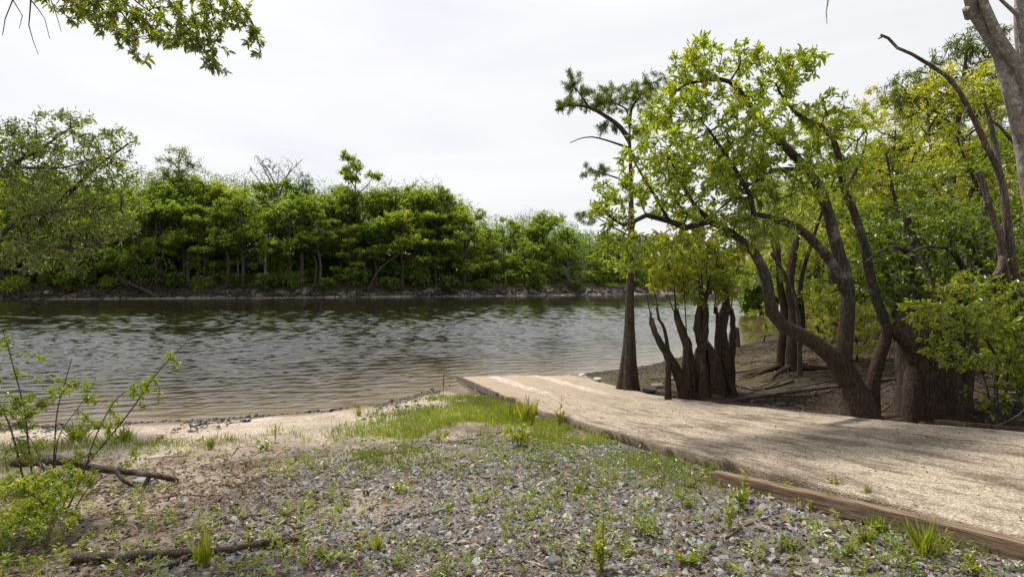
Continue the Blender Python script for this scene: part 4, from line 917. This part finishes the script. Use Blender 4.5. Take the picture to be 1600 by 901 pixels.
b = np.array([-6.2, 3.2, Hs(-6.2, 3.2)])
limbs = [(np.vstack([b-[0, 0, .2], [(-6.0, 3.4, 2.5), (-5.6, 3.8, 4.6), (-4.9, 4.3, 5.6)], PL((-40, -150, 4.7), (60, -90, 4.9), (160, -55, 5.0), (250, -40, 5.0), (320, -20, 5.0), (372, 5, 5.0), (396, 40, 5.0), (408, 85, 5.0))]), .14, .005),
         (PL((100, -72, 4.9), (130, -35, 4.9), (170, 0, 4.9), (205, 40, 4.9), (214, 85, 4.9)), .014, .003), (PL((230, -42, 5), (260, -5, 4.9), (290, 40, 4.9), (325, 90, 4.9), (333, 118, 4.9)), .014, .003), (PL((190, -50, 5), (200, -10, 5.1), (250, 30, 5.1), (290, 60, 5.1)), .012, .003),
         (PL((20, -115, 4.9), (30, -50, 4.8), (20, 0, 4.8), (8, 30, 4.8), (4, 55, 4.8)), .012, .003), (PL((30, -50, 4.8), (48, 0, 4.8), (45, 40, 4.8), (60, 86, 4.8)), .010, .002), (PL((48, 0, 4.8), (70, 30, 4.8), (78, 62, 4.8)), .006, .002), (PL((40, -60, 4.8), (75, -10, 4.8), (90, 30, 4.8), (96, 50, 4.8)), .008, .002), (PL((20, 0, 4.8), (35, 25, 4.8), (30, 45, 4.8)), .005, .002)]
att = np.vstack([blob(240, 12, 130, 30, 5.0, .5, 110), blob(175, 30, 60, 24, 4.9, .4, 40), blob(315, 60, 42, 32, 4.95, .35, 38), blob(396, 52, 12, 38, 5.0, .15, 16), blob(212, 72, 14, 24, 4.9, .2, 10), blob(330, 95, 16, 26, 4.9, .2, 12), blob(270, 50, 40, 22, 5, .3, 22), blob(115, 10, 45, 16, 4.9, .3, 22), blob(360, 20, 36, 24, 5, .3, 26), blob(50, -160, 160, 50, 4.6, 1, 60)])
tree('overhanging_tree', b, limbs, att, M['hang_leaf'], M['bark_twig'], (.055, .019), 'overhanging leafy branch with bare twigs in the upper left sky', per=15, ll=.32, jit=.008, sides=12, seg=.1, minattach=.55, tip=.0018, hexa=True, droop=.25, flat=.5, cluster=.5, lift=.02)
# ------------------------------------------------------------------ foreground ground cover
def scatter(n, x0, x1, y0, y1, dens):
    x = rng.uniform(x0, x1, n); y = rng.uniform(y0, y1, n); k = rng.random(n) < dens(x, y); return x[k], y[k]
def on_land(x, y, m_=.02):
    u, v = ramp_uv(x, y); return (near_d(x, y) > m_) & ~((u > -.02) & (u < RWID+.05) & (v > -.3))
def stone_variant():
    bm = bmesh.new()
    for _ in range(13):
        v = Vector(rng.normal(size=3)).normalized(); bm.verts.new((v.x*rng.uniform(.75, 1.1), v.y*rng.uniform(.5, .85), v.z*rng.uniform(.3, .55)))
    bmesh.ops.convex_hull(bm, input=bm.verts); bmesh.ops.triangulate(bm, faces=bm.faces)
    bm.verts.ensure_lookup_table(); used = [v for v in bm.verts if v.link_faces]
    idx = {v: i for i, v in enumerate(used)}
    r = np.array([v.co for v in used]), np.array([[idx[v] for v in f.verts] for f in bm.faces]); bm.free(); return r
SV = [stone_variant() for _ in range(14)]
def stones(mb, x, y, size, sink=.25, tilt=.35, rnd=None):
    z = H(x, y)
    for k in range(len(SV)):
        s = np.arange(len(x)) % len(SV) == k; m_ = int(s.sum())
        if not m_: continue
        v, f = SV[k]; a = rng.uniform(0, 6.28, m_); tx, ty = rng.normal(0, tilt, (2, m_)); ca_, sa_ = np.cos(a), np.sin(a)
        w = np.broadcast_to(v, (m_, *v.shape))*size[s][:, None, None]
        X_ = w[..., 0]*ca_[:, None]-w[..., 1]*sa_[:, None]; Y_ = w[..., 0]*sa_[:, None]+w[..., 1]*ca_[:, None]
        Z_ = w[..., 2]+X_*tx[:, None]+Y_*ty[:, None]
        w = np.stack([X_+x[s][:, None], Y_+y[s][:, None], Z_+z[s][:, None]+size[s][:, None]*(.35-sink)], -1)
        ff = (np.arange(m_)[:, None, None]*len(v)+f[None]).reshape(-1, 3)
        r = np.repeat(rng.random(m_) if rnd is None else rnd[s], len(f)); mb.add(w.reshape(-1, 3), ff, r)
def gdens(x, y):
    c = sm(-2.8, -1.5, x+(y-4.5)*-.25)*sm(7.3, 5.9, y+(x-.3)*.1)
    return on_land(x, y)*np.clip(.06*sm(-5, -2, x)*sm(8, 6, y)+c*(.12+1.0*sm(.36, .56, fbm(x, y, 41, 4, 1.3))), 0, 1)*sm(.6, 2.2, near_d(x, y))
x, y = scatter(85000, -5, 4.2, 2.0, 8.5, gdens)
sz = np.exp(rng.normal(math.log(.0155), .45, len(x))); sz = np.clip(sz, .006, .046)
mb = MB(); stones(mb, x, y, sz)
tag(mb.build('gravel', M['stone']), 'loose blue-grey crushed stone spread over the foreground soil', 'gravel', kind='stuff')
# stony dark strand along the waterline
def strand(n, x0, x1, w):
    xs = rng.uniform(x0, x1, n); nz = fbm(xs, xs*0, 63, 4, 1.1); ys_ = np.interp(xs, NEAR[:, 0], NEAR[:, 1])-np.abs(rng.normal(0, 1, n))*w*(.3+3.2*sm(.4, .75, nz))+.06+rng.normal(0, .05, n); k = rng.random(n) < .25+sm(.35, .6, nz); return xs[k], ys_[k]
x1, y1 = strand(3200, -8, -.9, .2); x2, y2 = strand(320, -2.4, -1.0, .45); x3, y3 = strand(900, 1.3, 5.5, .45)
x = np.concatenate([x1, x2, x3]); y = np.concatenate([y1, y2, y3]); sz = np.clip(np.exp(rng.normal(math.log(.018), .6, len(x))), .006, .08)
mb = MB(); stones(mb, x, y, sz, .2)
tag(mb.build('shore_stones', M['wet_stone']), 'dark wet stones and debris lining the near water edge', 'stones', kind='stuff')
# fallen leaves and twigs
def ldens(x, y):
    u, v = ramp_uv(x, y); r = (u > RWID+.1)
    return on_land(x, y, .3)*np.where(r, .75*sm(.3, 1.5, near_d(x, y)), np.clip(.9*sm(-1.2, -2.6, x+.2*(y-4))*sm(7, 5, y)+.45*sm(7, 5, y)+.5*sm(4.2, 3.2, y), 0, 1))
x, y = scatter(26000, -5, 4.5, 2, 8, ldens); xr, yr = scatter(80000, 1, 16, 2, 22, lambda a, b_: ldens(a, b_)*(ramp_uv(a, b_)[0] > RWID)*(.2+1.2*sm(.35, .6, fbm(a, b_, 58, 4, 1.1))))
for side_ in (0, 1):
    if side_: x, y = xr, yr
    n = len(x); mb = MB()
    leaves(mb, np.stack([x, y, H(x, y)+rng.uniform(.004, .02, n)], 1), rdir(n)*[1, 1, .25], unit(rdir(n)*.35+[0, 0, 1]), rng.uniform(.03, .075, n), rng.uniform(.014, .032, n), fold=.35)
    for k in range(900):
        if (k < 150) == bool(side_): continue
        if k < 150: x0, y0 = rng.uniform(-4, 2.5), rng.uniform(2.6, 7)
        else: x0, y0 = rng.uniform(3, 14), rng.uniform(4.5, 17)
        a = rng.uniform(0, 6.28); ln = rng.uniform(.1, 1.1 if side_ else .5); q = []
        for s_ in np.linspace(0, ln, 5): q.append((x0+s_*math.cos(a)+rng.normal()*.012, y0+s_*math.sin(a)+rng.normal()*.012, 0))
        q = np.array(q)
        if not on_land(q[:, 0], q[:, 1], .3).all(): continue
        q[:, 2] = H(q[:, 0], q[:, 1])+.012; tube(mb, q, rng.uniform(.003, .009)*(1.7 if side_ else 1), 4, rnd=rng.uniform(0, .95))
    if side_: tag(mb.build('bank_litter', M['shade_toned_litter']), 'leaf litter and twigs, shade put into their colour, covering the shaded bank behind the ramp', 'leaf litter', kind='stuff')
    else: tag(mb.build('leaf_litter', M['litter']), 'dry brown leaves and twigs littering the gravel before the ramp', 'leaf litter', kind='stuff')
# leaf crumbs and chips on the ramp surface
uu = rng.uniform(.05, RWID-.05, 1500); vv = rng.uniform(1, 14, 1500); n = 1500
q = RL0+uu[:, None]*RN+vv[:, None]*RD; mb = MB()
leaves(mb, np.column_stack([q, ramp_z(uu, vv)+.014]), rdir(n)*[1, 1, .15], unit(rdir(n)*.3+[0, 0, 1]), rng.uniform(.015, .045, n), rng.uniform(.008, .02, n))
tag(mb.build('leaf_crumbs', M['litter']), 'scattered leaf crumbs lying on the concrete ramp', 'leaf litter', kind='stuff')

# grass: tufts of blades
def grass_patch(x, y, hgt, blades, mb, spread=.05, lean=.35):
    n = len(x)*blades; X_ = np.repeat(x, blades)+rng.normal(0, spread, n); Y_ = np.repeat(y, blades)+rng.normal(0, spread, n); h = np.repeat(hgt, blades)*rng.uniform(.45, 1.15, n)
    k = on_land(X_, Y_, .15); X_, Y_, h = X_[k], Y_[k], h[k]; n = len(X_)
    b0 = np.stack([X_, Y_, H(X_, Y_)-.005], 1); d = unit(rdir(n)*[lean, lean, 0]+[0, 0, 1]); sd = unit(np.cross(d, rdir(n))); w = (.005+.02*h)[:, None]; o_ = rdir(n)*[1, 1, 0]*h[:, None]*.3
    mid = b0+d*h[:, None]*.55; tp = b0+d*h[:, None]+o_-[0, 0, 1]*h[:, None]*.12
    v = np.stack([b0-sd*w*.5, b0+sd*w*.5, mid+sd*w*.45+o_*.25, mid-sd*w*.45+o_*.25, tp], 1); bb = np.arange(n)[:, None]*5
    r = np.clip(rng.beta(2, 2.6, n)+.25*(fbm(X_, Y_, 51, 3, 1.5)-.5)*2, 0, 1)
    mb.add(v.reshape(-1, 3), bb+np.array([[0, 1, 2, 3]]), r); mb.v[-1]; mb.f.append(bb+np.array([[3, 2, 4]])+mb.n-len(v)*5); mb.r.append(r)
def gr(x, y):
    d = near_d(x, y); u, v = ramp_uv(x, y)
    A = sm(1.9, .5, np.abs(x+.85-(y-8)*.05))*sm(5.5, 6.5, y)*sm(.45, 1.0, d)*sm(.32, .56, fbm(x, y, 52, 4, 1.6))
    B = .9*sm(1.6, .1, -u)*sm(2.6, 3.8, v)*sm(10.2, 8, v)*sm(.33, .55, fbm(x, y, 53, 3, 2.2))
    C = .2*sm(.48, .75, fbm(x, y, 54, 4, 1.2))*sm(1.2, 2.5, d)
    D = .5*np.exp(-(((x-2.05)/.55)**2+((y-3.15)/.35)**2))+.5*np.exp(-(((x+5.4)/.9)**2+((y-7.2)/.3)**2))+.35*np.exp(-(((x+4.2)/.7)**2+((y-7.1)/.25)**2))+.25*np.exp(-(((x-1.2)/.4)**2+((y-4.6)/.5)**2))
    return on_land(x, y, .35)*np.clip(A+B+C+D, 0, 1)*(u < .1)
x, y = scatter(22000, -7, 3.6, 2.3, 11, gr); mb = MB()
grass_patch(x, y, rng.uniform(.04, .11, len(x))*(1+.5*sm(6.2, 8, y)), 9, mb)
# low broad-leaved creepers between the blades
x, y = scatter(30000, -6, 3.4, 2.4, 10.5, lambda a, b_: gr(a, b_)*.9); n = len(x)
leaves(mb, np.stack([x, y, H(x, y)+rng.uniform(.005, .06, n)], 1), unit(rdir(n)+[0, 0, .5]), unit(rdir(n)*.5+[0, 0, 1]), rng.uniform(.02, .05, n), rng.uniform(.01, .022, n), rnd=rng.random(n)*.8)
tag(mb.build('grass', M['grass']), 'patchy short green and rusty grass between gravel and shore', 'grass', kind='stuff'); mb = MB()
x, y = scatter(1900, -4.5, 3.2, 2.3, 7.5, lambda a, b_: on_land(a, b_, .5)*(ramp_uv(a, b_)[0] < -.05)*(.25+.75*sm(.42, .62, fbm(a, b_, 57, 3, 1.4)))); n = len(x)
k = 16; hh_ = rng.uniform(.015, .10, n)*sm(7.5, 4, y)+.01; X_ = np.repeat(x, k); Y_ = np.repeat(y, k); Hh = np.repeat(hh_, k)
s_ = rng.random(n*k); d = rdir(n*k)*[1, 1, .4]+[0, 0, .35]
leaves(mb, np.stack([X_+rng.normal(0, .012, n*k), Y_+rng.normal(0, .012, n*k), H(X_, Y_)+s_*Hh], 1), d, unit(rdir(n*k)*.4+[0, 0, 1]), .018+.25*Hh*rng.uniform(.5, 1.2, n*k), .007+.07*Hh, True, rnd=np.repeat(rng.random(n), k)*.6+.4*rng.random(n*k))
tag(mb.build('low_weeds', M['weed_leaf']), 'scattered yellow-green sprouts between the foreground stones', 'weeds', kind='stuff')
x, y = scatter(500, 2.5, 6, 12, 15.5, lambda a, b_: on_land(a, b_, .8)*(ramp_uv(a, b_)[0] > RWID+.3)*sm(.45, .6, fbm(a, b_, 55, 3, 1)))
mb = MB(); grass_patch(x, y, rng.uniform(.03, .08, len(x)), 7, mb); tag(mb.build('bank_grass', M['grass']), 'thin yellowish grass on the shaded bank behind the stump', 'grass', kind='stuff')

# ------------------------------------------------------------------ weeds, each a plant of its own
def weed(kind):
    mb = MB(); st_ = MB()
    if kind == 'upright':
        for k in range(3):
            t_ = np.linspace(0, 1, 8); l_ = unit(np.array([rng.normal()*.12, rng.normal()*.12, 1])); q = t_[:, None]*l_+np.array([rng.normal()*.03, rng.normal()*.03, 0]); q[:, 2] -= .05*(t_ == 0)
            q = q*[1, 1, 1 if k == 0 else rng.uniform(.45, .8)]
            tube(st_, q, np.linspace(.012, .005, 8), 5)
            n = 34; s_ = rng.uniform(.15, 1, n); p_ = np.stack([np.interp(s_, t_, q[:, i]) for i in range(3)], 1)
            leaves(mb, p_, unit(rdir(n)*[1, 1, .3]+[0, 0, .55]), unit(rdir(n)*.4+[0, 0, 1]), rng.uniform(.14, .24, n), .06, True)
    elif kind == 'rosette':
        for k in range(7):
            a = rng.uniform(0, 6.28); e = np.array([.45*math.cos(a), .45*math.sin(a), rng.uniform(.35, .8)]); q = spline(lp([(0, 0, -.03), e*.5+[0, 0, .15], e]), .12)
            tube(st_, q, np.linspace(.012, .005, len(q)), 5); n = 12; s_ = rng.integers(len(q)//2, len(q), n)
            leaves(mb, q[s_], unit(rdir(n)+e*1.2), unit(rdir(n)*.4+[0, 0, 1]), rng.uniform(.2, .34, n), .11, True)
    else:                                          # grassy clump
        n = 60; b0 = np.column_stack([rng.normal(0, .1, n), rng.normal(0, .1, n), np.full(n, -.02)])
        leaves(mb, b0, unit(rdir(n)*[.5, .5, .1]+[0, 0, 1]), rdir(n), rng.uniform(.5, 1.1, n), .045, True)
        for k in range(4): tube(st_, lp([(0, 0, -.03), (rng.normal()*.08, rng.normal()*.08, .5), (rng.normal()*.16, rng.normal()*.16, 1)]), [.01, .008, .004], 4)
    a = st_.mesh('weed_stem', True); a.materials.append(M['grass']); c = mb.mesh('weed_leaf'); c.materials.append(M['weed_leaf']); return a, c
WP = {k: [weed(k) for _ in range(2)] for k in ('upright', 'rosette', 'clump')}
WN = {'upright': 'weed', 'rosette': 'seedling', 'clump': 'grass_clump'}
for i, (px, py, k, hpx, w_, lab) in enumerate([
        (825, 662, 'clump', 46, 1.1, 'tallest bushy grass clump against the ramp edge in mid picture'), (875, 668, 'upright', 46, .7, 'lone upright weed sprouting from the ramp edge right of grass'), (812, 700, 'rosette', 42, 1.1, 'pale yellow-green leafy seedling in the mid grass patch'),
        (798, 655, 'clump', 26, 1.4, 'low dense grass clump left of the tallest clump'), (415, 703, 'rosette', 16, 1.6, 'small leafy rosette alone on the pale sand'), (1164, 762, 'upright', 34, .8, 'small weed behind the end of the timber beam'), (1178, 738, 'clump', 26, 1.1, 'grass clump in the gap between timber end and ramp'),
        (1234, 748, 'upright', 34, .9, 'leafy weed growing between timber beam and ramp'), (1302, 756, 'rosette', 18, 1.0, 'small rosette sprouting at the ramp lip above the timber'), (1350, 766, 'clump', 20, .8, 'little grass tuft on the ramp lip above the timber'),
        (1296, 800, 'clump', 34, 1.0, 'grass tuft in front of the timber beam, nearest its middle'), (1160, 800, 'upright', 60, 1.0, 'taller weed left of the timber beam in the gravel'), (1140, 830, 'upright', 46, 1.2, 'bushy weed in the gravel below the timber end'),
        (940, 893, 'upright', 92, .9, 'tall feathery weed at the bottom edge, right of centre'), (1010, 838, 'rosette', 26, 1.2, 'low rosette in the gravel right of the tall bottom weed'), (830, 812, 'rosette', 20, 1.3, 'tiny seedling in the middle of the grey gravel'),
        (1370, 832, 'clump', 34, 1.4, 'grass clump before the timber beam, left of two'), (1445, 870, 'clump', 62, 1.3, 'tall grass clump against the timber beam near bottom right'), (1350, 850, 'clump', 30, 1.4, 'low grass clump at the foot of the timber, lower right'),
        (690, 690, 'rosette', 18, 1.4, 'low leafy weed at the left of the grass patch'), (625, 770, 'rosette', 20, 1.3, 'rusty-edged weed in the upper gravel, left of centre'), (510, 880, 'rosette', 26, 1.6, 'broad low weed at the end of the bottom branch'), (590, 860, 'clump', 30, .9, 'thin grass tuft right of the bottom branch end'),
        (330, 702, 'clump', 26, .8, 'wispy grass tuft on sand right of the driftwood tip'), (195, 690, 'clump', 26, 1.8, 'wide grass clump at the shore behind the driftwood'), (120, 690, 'clump', 34, 1.6, 'wide grass clump at the shore left of the driftwood top'), (318, 885, 'clump', 60, .8, 'tall grass blades behind the bottom branch'),
        (1075, 885, 'rosette', 30, 1.3, 'broad weed at the bottom edge right of the tall weed'), (745, 785, 'rosette', 16, 1.4, 'flat seedling at the centre of the gravel field'), (905, 770, 'clump', 22, 1.2, 'short tuft in the gravel below the mid ramp edge'), (1230, 860, 'rosette', 26, 1.3, 'low weed between the gravel and timber at lower right'),
        (1520, 895, 'rosette', 24, 1.5, 'low weed in the bottom right corner before the timber'), (430, 690, 'upright', 28, .5, 'single thin upright weed on the sand'), (560, 650, 'clump', 18, .9, 'small tuft on the sand close to the water'), (1090, 712, 'rosette', 14, 1.5, 'small weed at the foot of the ramp edge above the timber end')]):
    if abs(px-1302) < 2 or abs(px-1350) < 2 and py < 800:
        u0, v0 = .10, 0; g = None
        for v0 in np.linspace(2, 13, 300):
            q = ramp_world(.06, v0)
            if (q[0]/q[1]*F+CX) > px: break
        g = q-[0, 0, .02]
    else: g = G(px, min(py, 897))
    h = hpx/F*g[1]; root = empty(WN[k], g); root.scale = (h*w_, h*w_, h); root.rotation_euler = (0, 0, rng.uniform(0, 6.28))
    tag(root, lab, 'grass clump' if k == 'clump' else 'weed', 'weeds sprouting on the near shore')
    for nm, me in zip(('stem', 'foliage'), WP[k][i % 2]):
        q = bpy.data.objects.new(nm, me); COL.objects.link(q); q.parent = root

# ------------------------------------------------------------------ left foreground bush
b = G(88, 800)
def rel(*p): return PL(*p)
limbs = [(np.vstack([b-[0, 0, .06], PL((120, 745, 4.5), (165, 690, 4.5), (205, 640, 4.5), (240, 590, 4.5), (270, 555, 4.5), (292, 535, 4.5))]), .010, .003), (np.vstack([b+[.05, 0, -.06], PL((130, 740, 4.3), (150, 680, 4.4), (185, 620, 4.4), (232, 598, 4.4))]), .008, .003),
         (np.vstack([b+[-.08, .05, -.06], PL((85, 700, 4.4), (90, 640, 4.4), (105, 585, 4.4), (112, 560, 4.4))]), .008, .003), (np.vstack([b+[-.15, 0, -.06], PL((45, 700, 4.3), (38, 640, 4.3), (20, 570, 4.3), (5, 515, 4.3))]), .010, .003),
         (np.vstack([b+[-.1, .1, -.06], PL((90, 690, 4.5), (120, 640, 4.5), (140, 610, 4.5), (150, 590, 4.5))]), .007, .002), (np.vstack([b+[-.2, 0, -.06], PL((20, 680, 4.2), (-10, 610, 4.2), (-20, 560, 4.2))]), .01, .003),
         (np.vstack([b+[0, -.1, -.06], PL((75, 760, 4.2), (55, 700, 4.2), (30, 660, 4.2), (10, 640, 4.2))]), .007, .002), (np.vstack([b+[.08, .05, -.06], PL((140, 760, 4.4), (190, 730, 4.4), (215, 700, 4.4))]), .006, .002), (np.vstack([b+[-.1, -.1, -.05], PL((70, 790, 3.9), (45, 770, 3.8), (10, 750, 3.8))]), .008, .003)]
att = np.vstack([blob(228, 612, 26, 26, 4.5, .12, 26), blob(270, 560, 14, 16, 4.5, .1, 10), blob(105, 600, 30, 16, 4.4, .2, 12), blob(15, 530, 18, 16, 4.3, .15, 8), blob(15, 650, 40, 36, 4.2, .3, 30), blob(60, 630, 40, 20, 4.4, .2, 12), blob(40, 775, 70, 40, 3.9, .3, 80), blob(90, 755, 50, 30, 4.1, .3, 60), blob(60, 820, 55, 26, 3.8, .25, 50), blob(30, 600, 40, 50, 4.3, .3, 26), blob(120, 680, 50, 40, 4.4, .3, 24), blob(170, 650, 24, 30, 4.5, .15, 12), blob(15, 815, 40, 24, 3.7, .2, 22), blob(20, 710, 36, 22, 4.2, .2, 24), blob(140, 620, 16, 14, 4.5, .1, 8), blob(210, 712, 14, 14, 4.4, .1, 6)])
tree('bush', b, limbs, att, M['bush_leaf'], M['bark_twig'], (.027, .0105), 'leggy bright green bush at the left foreground with arching stems', 'bush', per=30, ll=.22, jit=.012, sides=6, hexa=True, seg=.06, minattach=.35, tip=.0012, crown='foliage', flat=.8, lift=.05)

# ------------------------------------------------------------------ driftwood and branches
def log_thing(name, label, pts, r0, r1, m_='drift', cat='branch', twigs=(), group=None, lift=0.0):
    q = []
    for p in pts: q.append(P(*p) if len(p) == 3 else G(*p)+[0, 0, r0*.6+lift])
    q = np.array(q); b = q[0]*[1, 1, 1]; root = empty(name, b); tag(root, label, cat, group)
    mb = MB(); p = spline(q-b, .05); tube(mb, p, (r0+(r1-r0)*np.linspace(0, 1, len(p)))*(1+.3*(fbm(p[:, 0]*6, p[:, 1]*6, 61, 3)-.5)), 12, .03); mb.build('stem', M[m_], root, True)
    for t_ in twigs:
        mb = MB(); w = np.array([(P(*z) if len(z) == 3 else G(*z)+[0, 0, .015]) for z in t_])-b; w = spline(w, .05); tube(mb, w, np.linspace(r1*1.1, r1*.4, len(w)), 7, .15); mb.build('twig', M[m_], root, True)
    return root
log_thing('driftwood_branch', 'dark weathered driftwood limb propped across the left foreground', [(20, 722, 5.1), (100, 720, 5.15), (150, 731, 5.2), (210, 738, 5.2), (250, 744, 5.2), (277, 755)], .045, .02, twigs=[[(180, 733, 5.2), (195, 752, 5.1), (215, 765)], [(60, 722, 5.1), (90, 745, 5.0), (130, 775)], [(105, 720, 5.15), (95, 714, 5.2), (60, 712, 5.2)], [(235, 741, 5.2), (225, 760, 5.15), (222, 772)]])
log_thing('fallen_branch', 'dark forked dead branch lying along the bottom left edge', [(110, 880), (200, 876), (290, 872), (350, 868), (400, 858), (440, 853), (468, 850)], .03, .02, twigs=[[(290, 876), (260, 890), (235, 896)]], lift=.015)
log_thing('pole', 'thin grey pole lying slanted beneath the left bush', [(-40, 845), (40, 812), (80, 790), (118, 765)], .016, .012, 'dead', 'pole')
log_thing('fallen_branch', 'thin curved twig on the soil right of the driftwood', [(170, 790), (220, 768), (270, 772), (320, 776)], .007, .004)
log_thing('fallen_branch', 'pale crooked dead branch on the shaded bank behind the ramp', [(1140, 600), (1170, 608), (1185, 610), (1215, 605), (1235, 598), (1240, 596)], .03, .016, 'drift')
log_thing('fallen_branch', 'long thin pale branch at the foot of the root-footed trunks', [(1155, 568), (1190, 572), (1225, 583), (1250, 590)], .022, .01, 'drift')
log_thing('fallen_log', 'grey log lying at the water beyond the pointed stump', [(1158, 532), (1190, 528), (1232, 522)], .08, .05, 'drift', 'log')
log_thing('fallen_branch', 'slanting bare stick by the ramp at the right frame edge', [(1545, 672), (1580, 655, 6.0), (1610, 632, 6.0)], .012, .006, 'dead')
for k, (pa, pb) in enumerate([((1470, 655), (1500, 630)), ((1505, 655), (1545, 640)), ((1580, 640), (1610, 655)), ((1420, 640), (1400, 615))]):
    log_thing('fallen_branch', ['short stick at the left foot of the tupelo', 'short stick between tupelo and leafy shrub', 'short stick under the leafy shrub at frame edge', 'short stick between crooked tree and tupelo'][k], [pa, ((pa[0]+pb[0])/2+3, (pa[1]+pb[1])/2-3), pb], .015, .008, 'root')
log_thing('stick', 'thin upright stick poking from the water left of the ramp end', [(693, 604), (693, 592, 12.1), (694, 582, 12.1)], .012, .008, 'root', 'stick', lift=-.05)

# ------------------------------------------------------------------ timbers
def beam(name, label, a, b_, w, h, m_, parent=None, roll=0):
    a = np.array(a); b_ = np.array(b_); L_ = np.linalg.norm(b_-a); d = (b_-a)/L_; s = unit(np.cross(d, [0, 0, 1])); u = np.cross(s, d)
    bm = bmesh.new(); n = 24
    rings = []
    for i in range(n+1):
        t_ = i/n; wob = .004*math.sin(i*1.7)+.003*math.sin(i*.6)
        rings.append([bm.verts.new((x*w/2+wob, t_*L_, z*h/2+wob*.6+(.01*math.sin(t_*3.1)))) for x, z in ((-1, -1), (1, -1), (1, 1), (-1, 1))])
    for i in range(n):
        for k in range(4): bm.faces.new((rings[i][k], rings[i][(k+1) % 4], rings[i+1][(k+1) % 4], rings[i+1][k]))
    bm.faces.new(rings[0][::-1]); bm.faces.new(rings[-1]); bmesh.ops.recalc_face_normals(bm, faces=bm.faces)
    ed = [e for e in bm.edges if abs(e.verts[0].co.y-e.verts[1].co.y) > .01 or e.is_boundary]
    bmesh.ops.bevel(bm, geom=ed, offset=.006, segments=2, affect='EDGES')
    me = bpy.data.meshes.new(name); bm.to_mesh(me); bm.free(); me.materials.append(m_)
    o = bpy.data.objects.new(name, me); COL.objects.link(o)
    o.matrix_world = Matrix(((s[0], d[0], u[0], a[0]), (s[1], d[1], u[1], a[1]), (s[2], d[2], u[2], a[2]), (0, 0, 0, 1))); return tag(o, label, 'timber')
a = G(1121, 757); c = G(1600, 876)
for q in (a, c):
    q[:2] -= RN*max(0, ramp_uv(q[0], q[1])[0]+.10)
c = a+(c-a)*1.2
a[2] = Hs(a[0], a[1]); c[2] = Hs(c[0], c[1])
beam('timber_beam', 'long brown squared timber lying beside the ramp edge, bottom right', a+[0, .05, .04], c+[0, .05, .055], .10, .11, M['timber'])
q0, q1 = ramp_world(-.09, .35, .0), ramp_world(-.11, 3.2, -.03)
beam('form_board', 'weathered form board along the left edge of the ramp end', q0, q1, .045, .12, M['dead'])
q0, q1 = At(1045, 9.3)+[0, 0, .05], At(1398, 9.3)+[0, 0, .05]
beam('edging_timber', 'long thin edging timber lying behind the ramp under the crooked tree', q0, q1, .05, .04, M['root'])
q0, q1 = ramp_world(RWID+.12, 9.0, .0), ramp_world(RWID+.10, 11.5, .02)
beam('plank', 'grey plank along the far side of the ramp at right edge', q0, q1, .06, .04, M['drift'])

# ------------------------------------------------------------------ single rocks
def rock(label, px, py, s, sq=.6, m_='sandstone', Yd=None):
    g = G(px, py) if Yd is None else At(px, Yd); bm = bmesh.new(); bmesh.ops.create_icosphere(bm, subdivisions=3, radius=1)
    sd = rng.integers(0, 99)
    for v in bm.verts:
        k = .75+.5*float(fbm(np.array(v.co.x*1.1+5+v.co.z), np.array(v.co.y*1.1+9-v.co.z*.7), int(sd), 3)); v.co *= k; v.co.z = max(min(v.co.z, .62), -.5)
        v.co.x *= s; v.co.y *= s*.75; v.co.z *= s*sq
    me = bpy.data.meshes.new('rock'); bm.to_mesh(me); bm.free(); me.attributes.new('rnd', 'FLOAT', 'FACE').data.foreach_set('value', np.full(len(me.polygons), rng.random(), np.float32)); me.materials.append(M[m_])
    o = bpy.data.objects.new('rock', me); COL.objects.link(o); o.location = g+[0, 0, s*.12]; o.rotation_euler = (0, 0, rng.uniform(0, 6)); tag(o, label, 'rock', 'single rocks along the shore')
rock('pale rounded rock at the water right of the ramp end', 909, 589, .12); rock('flat pale rock between ramp end and cypress', 934, 594, .14, .4); rock('grey rock at the right foot of the cypress', 1027, 604, .15, .45, 'wet_stone')
rock('dark flat rock left of the broken stump', 1015, 612, .18, .35, 'wet_stone'); rock('grey rock against the edging timber behind the ramp', 1221, 634, .10, .6, 'wet_stone'); rock('smaller grey rock right of the edging timber rock', 1250, 637, .08, .5, 'wet_stone')
rock('flat pale rock half hidden behind the driftwood tip', 226, 752, .11, .25, 'stone'); rock('dark angular rock at the bottom edge in the gravel', 1070, 878, .055, .7, 'stone'); rock('largest dark gravel rock, left of the tall bottom weed', 868, 880, .06, .7, 'stone')
for k, px in enumerate((672, 688, 703, 712)): rock(['first dark rock of the pile at the ramp end, from the left', 'second dark rock of the pile at the ramp end', 'third dark rock of the pile at the ramp end', 'dark rock touching the left corner of the ramp end'][k], px, 606-k*4, .10+.02*(k % 2), .6, 'wet_stone')
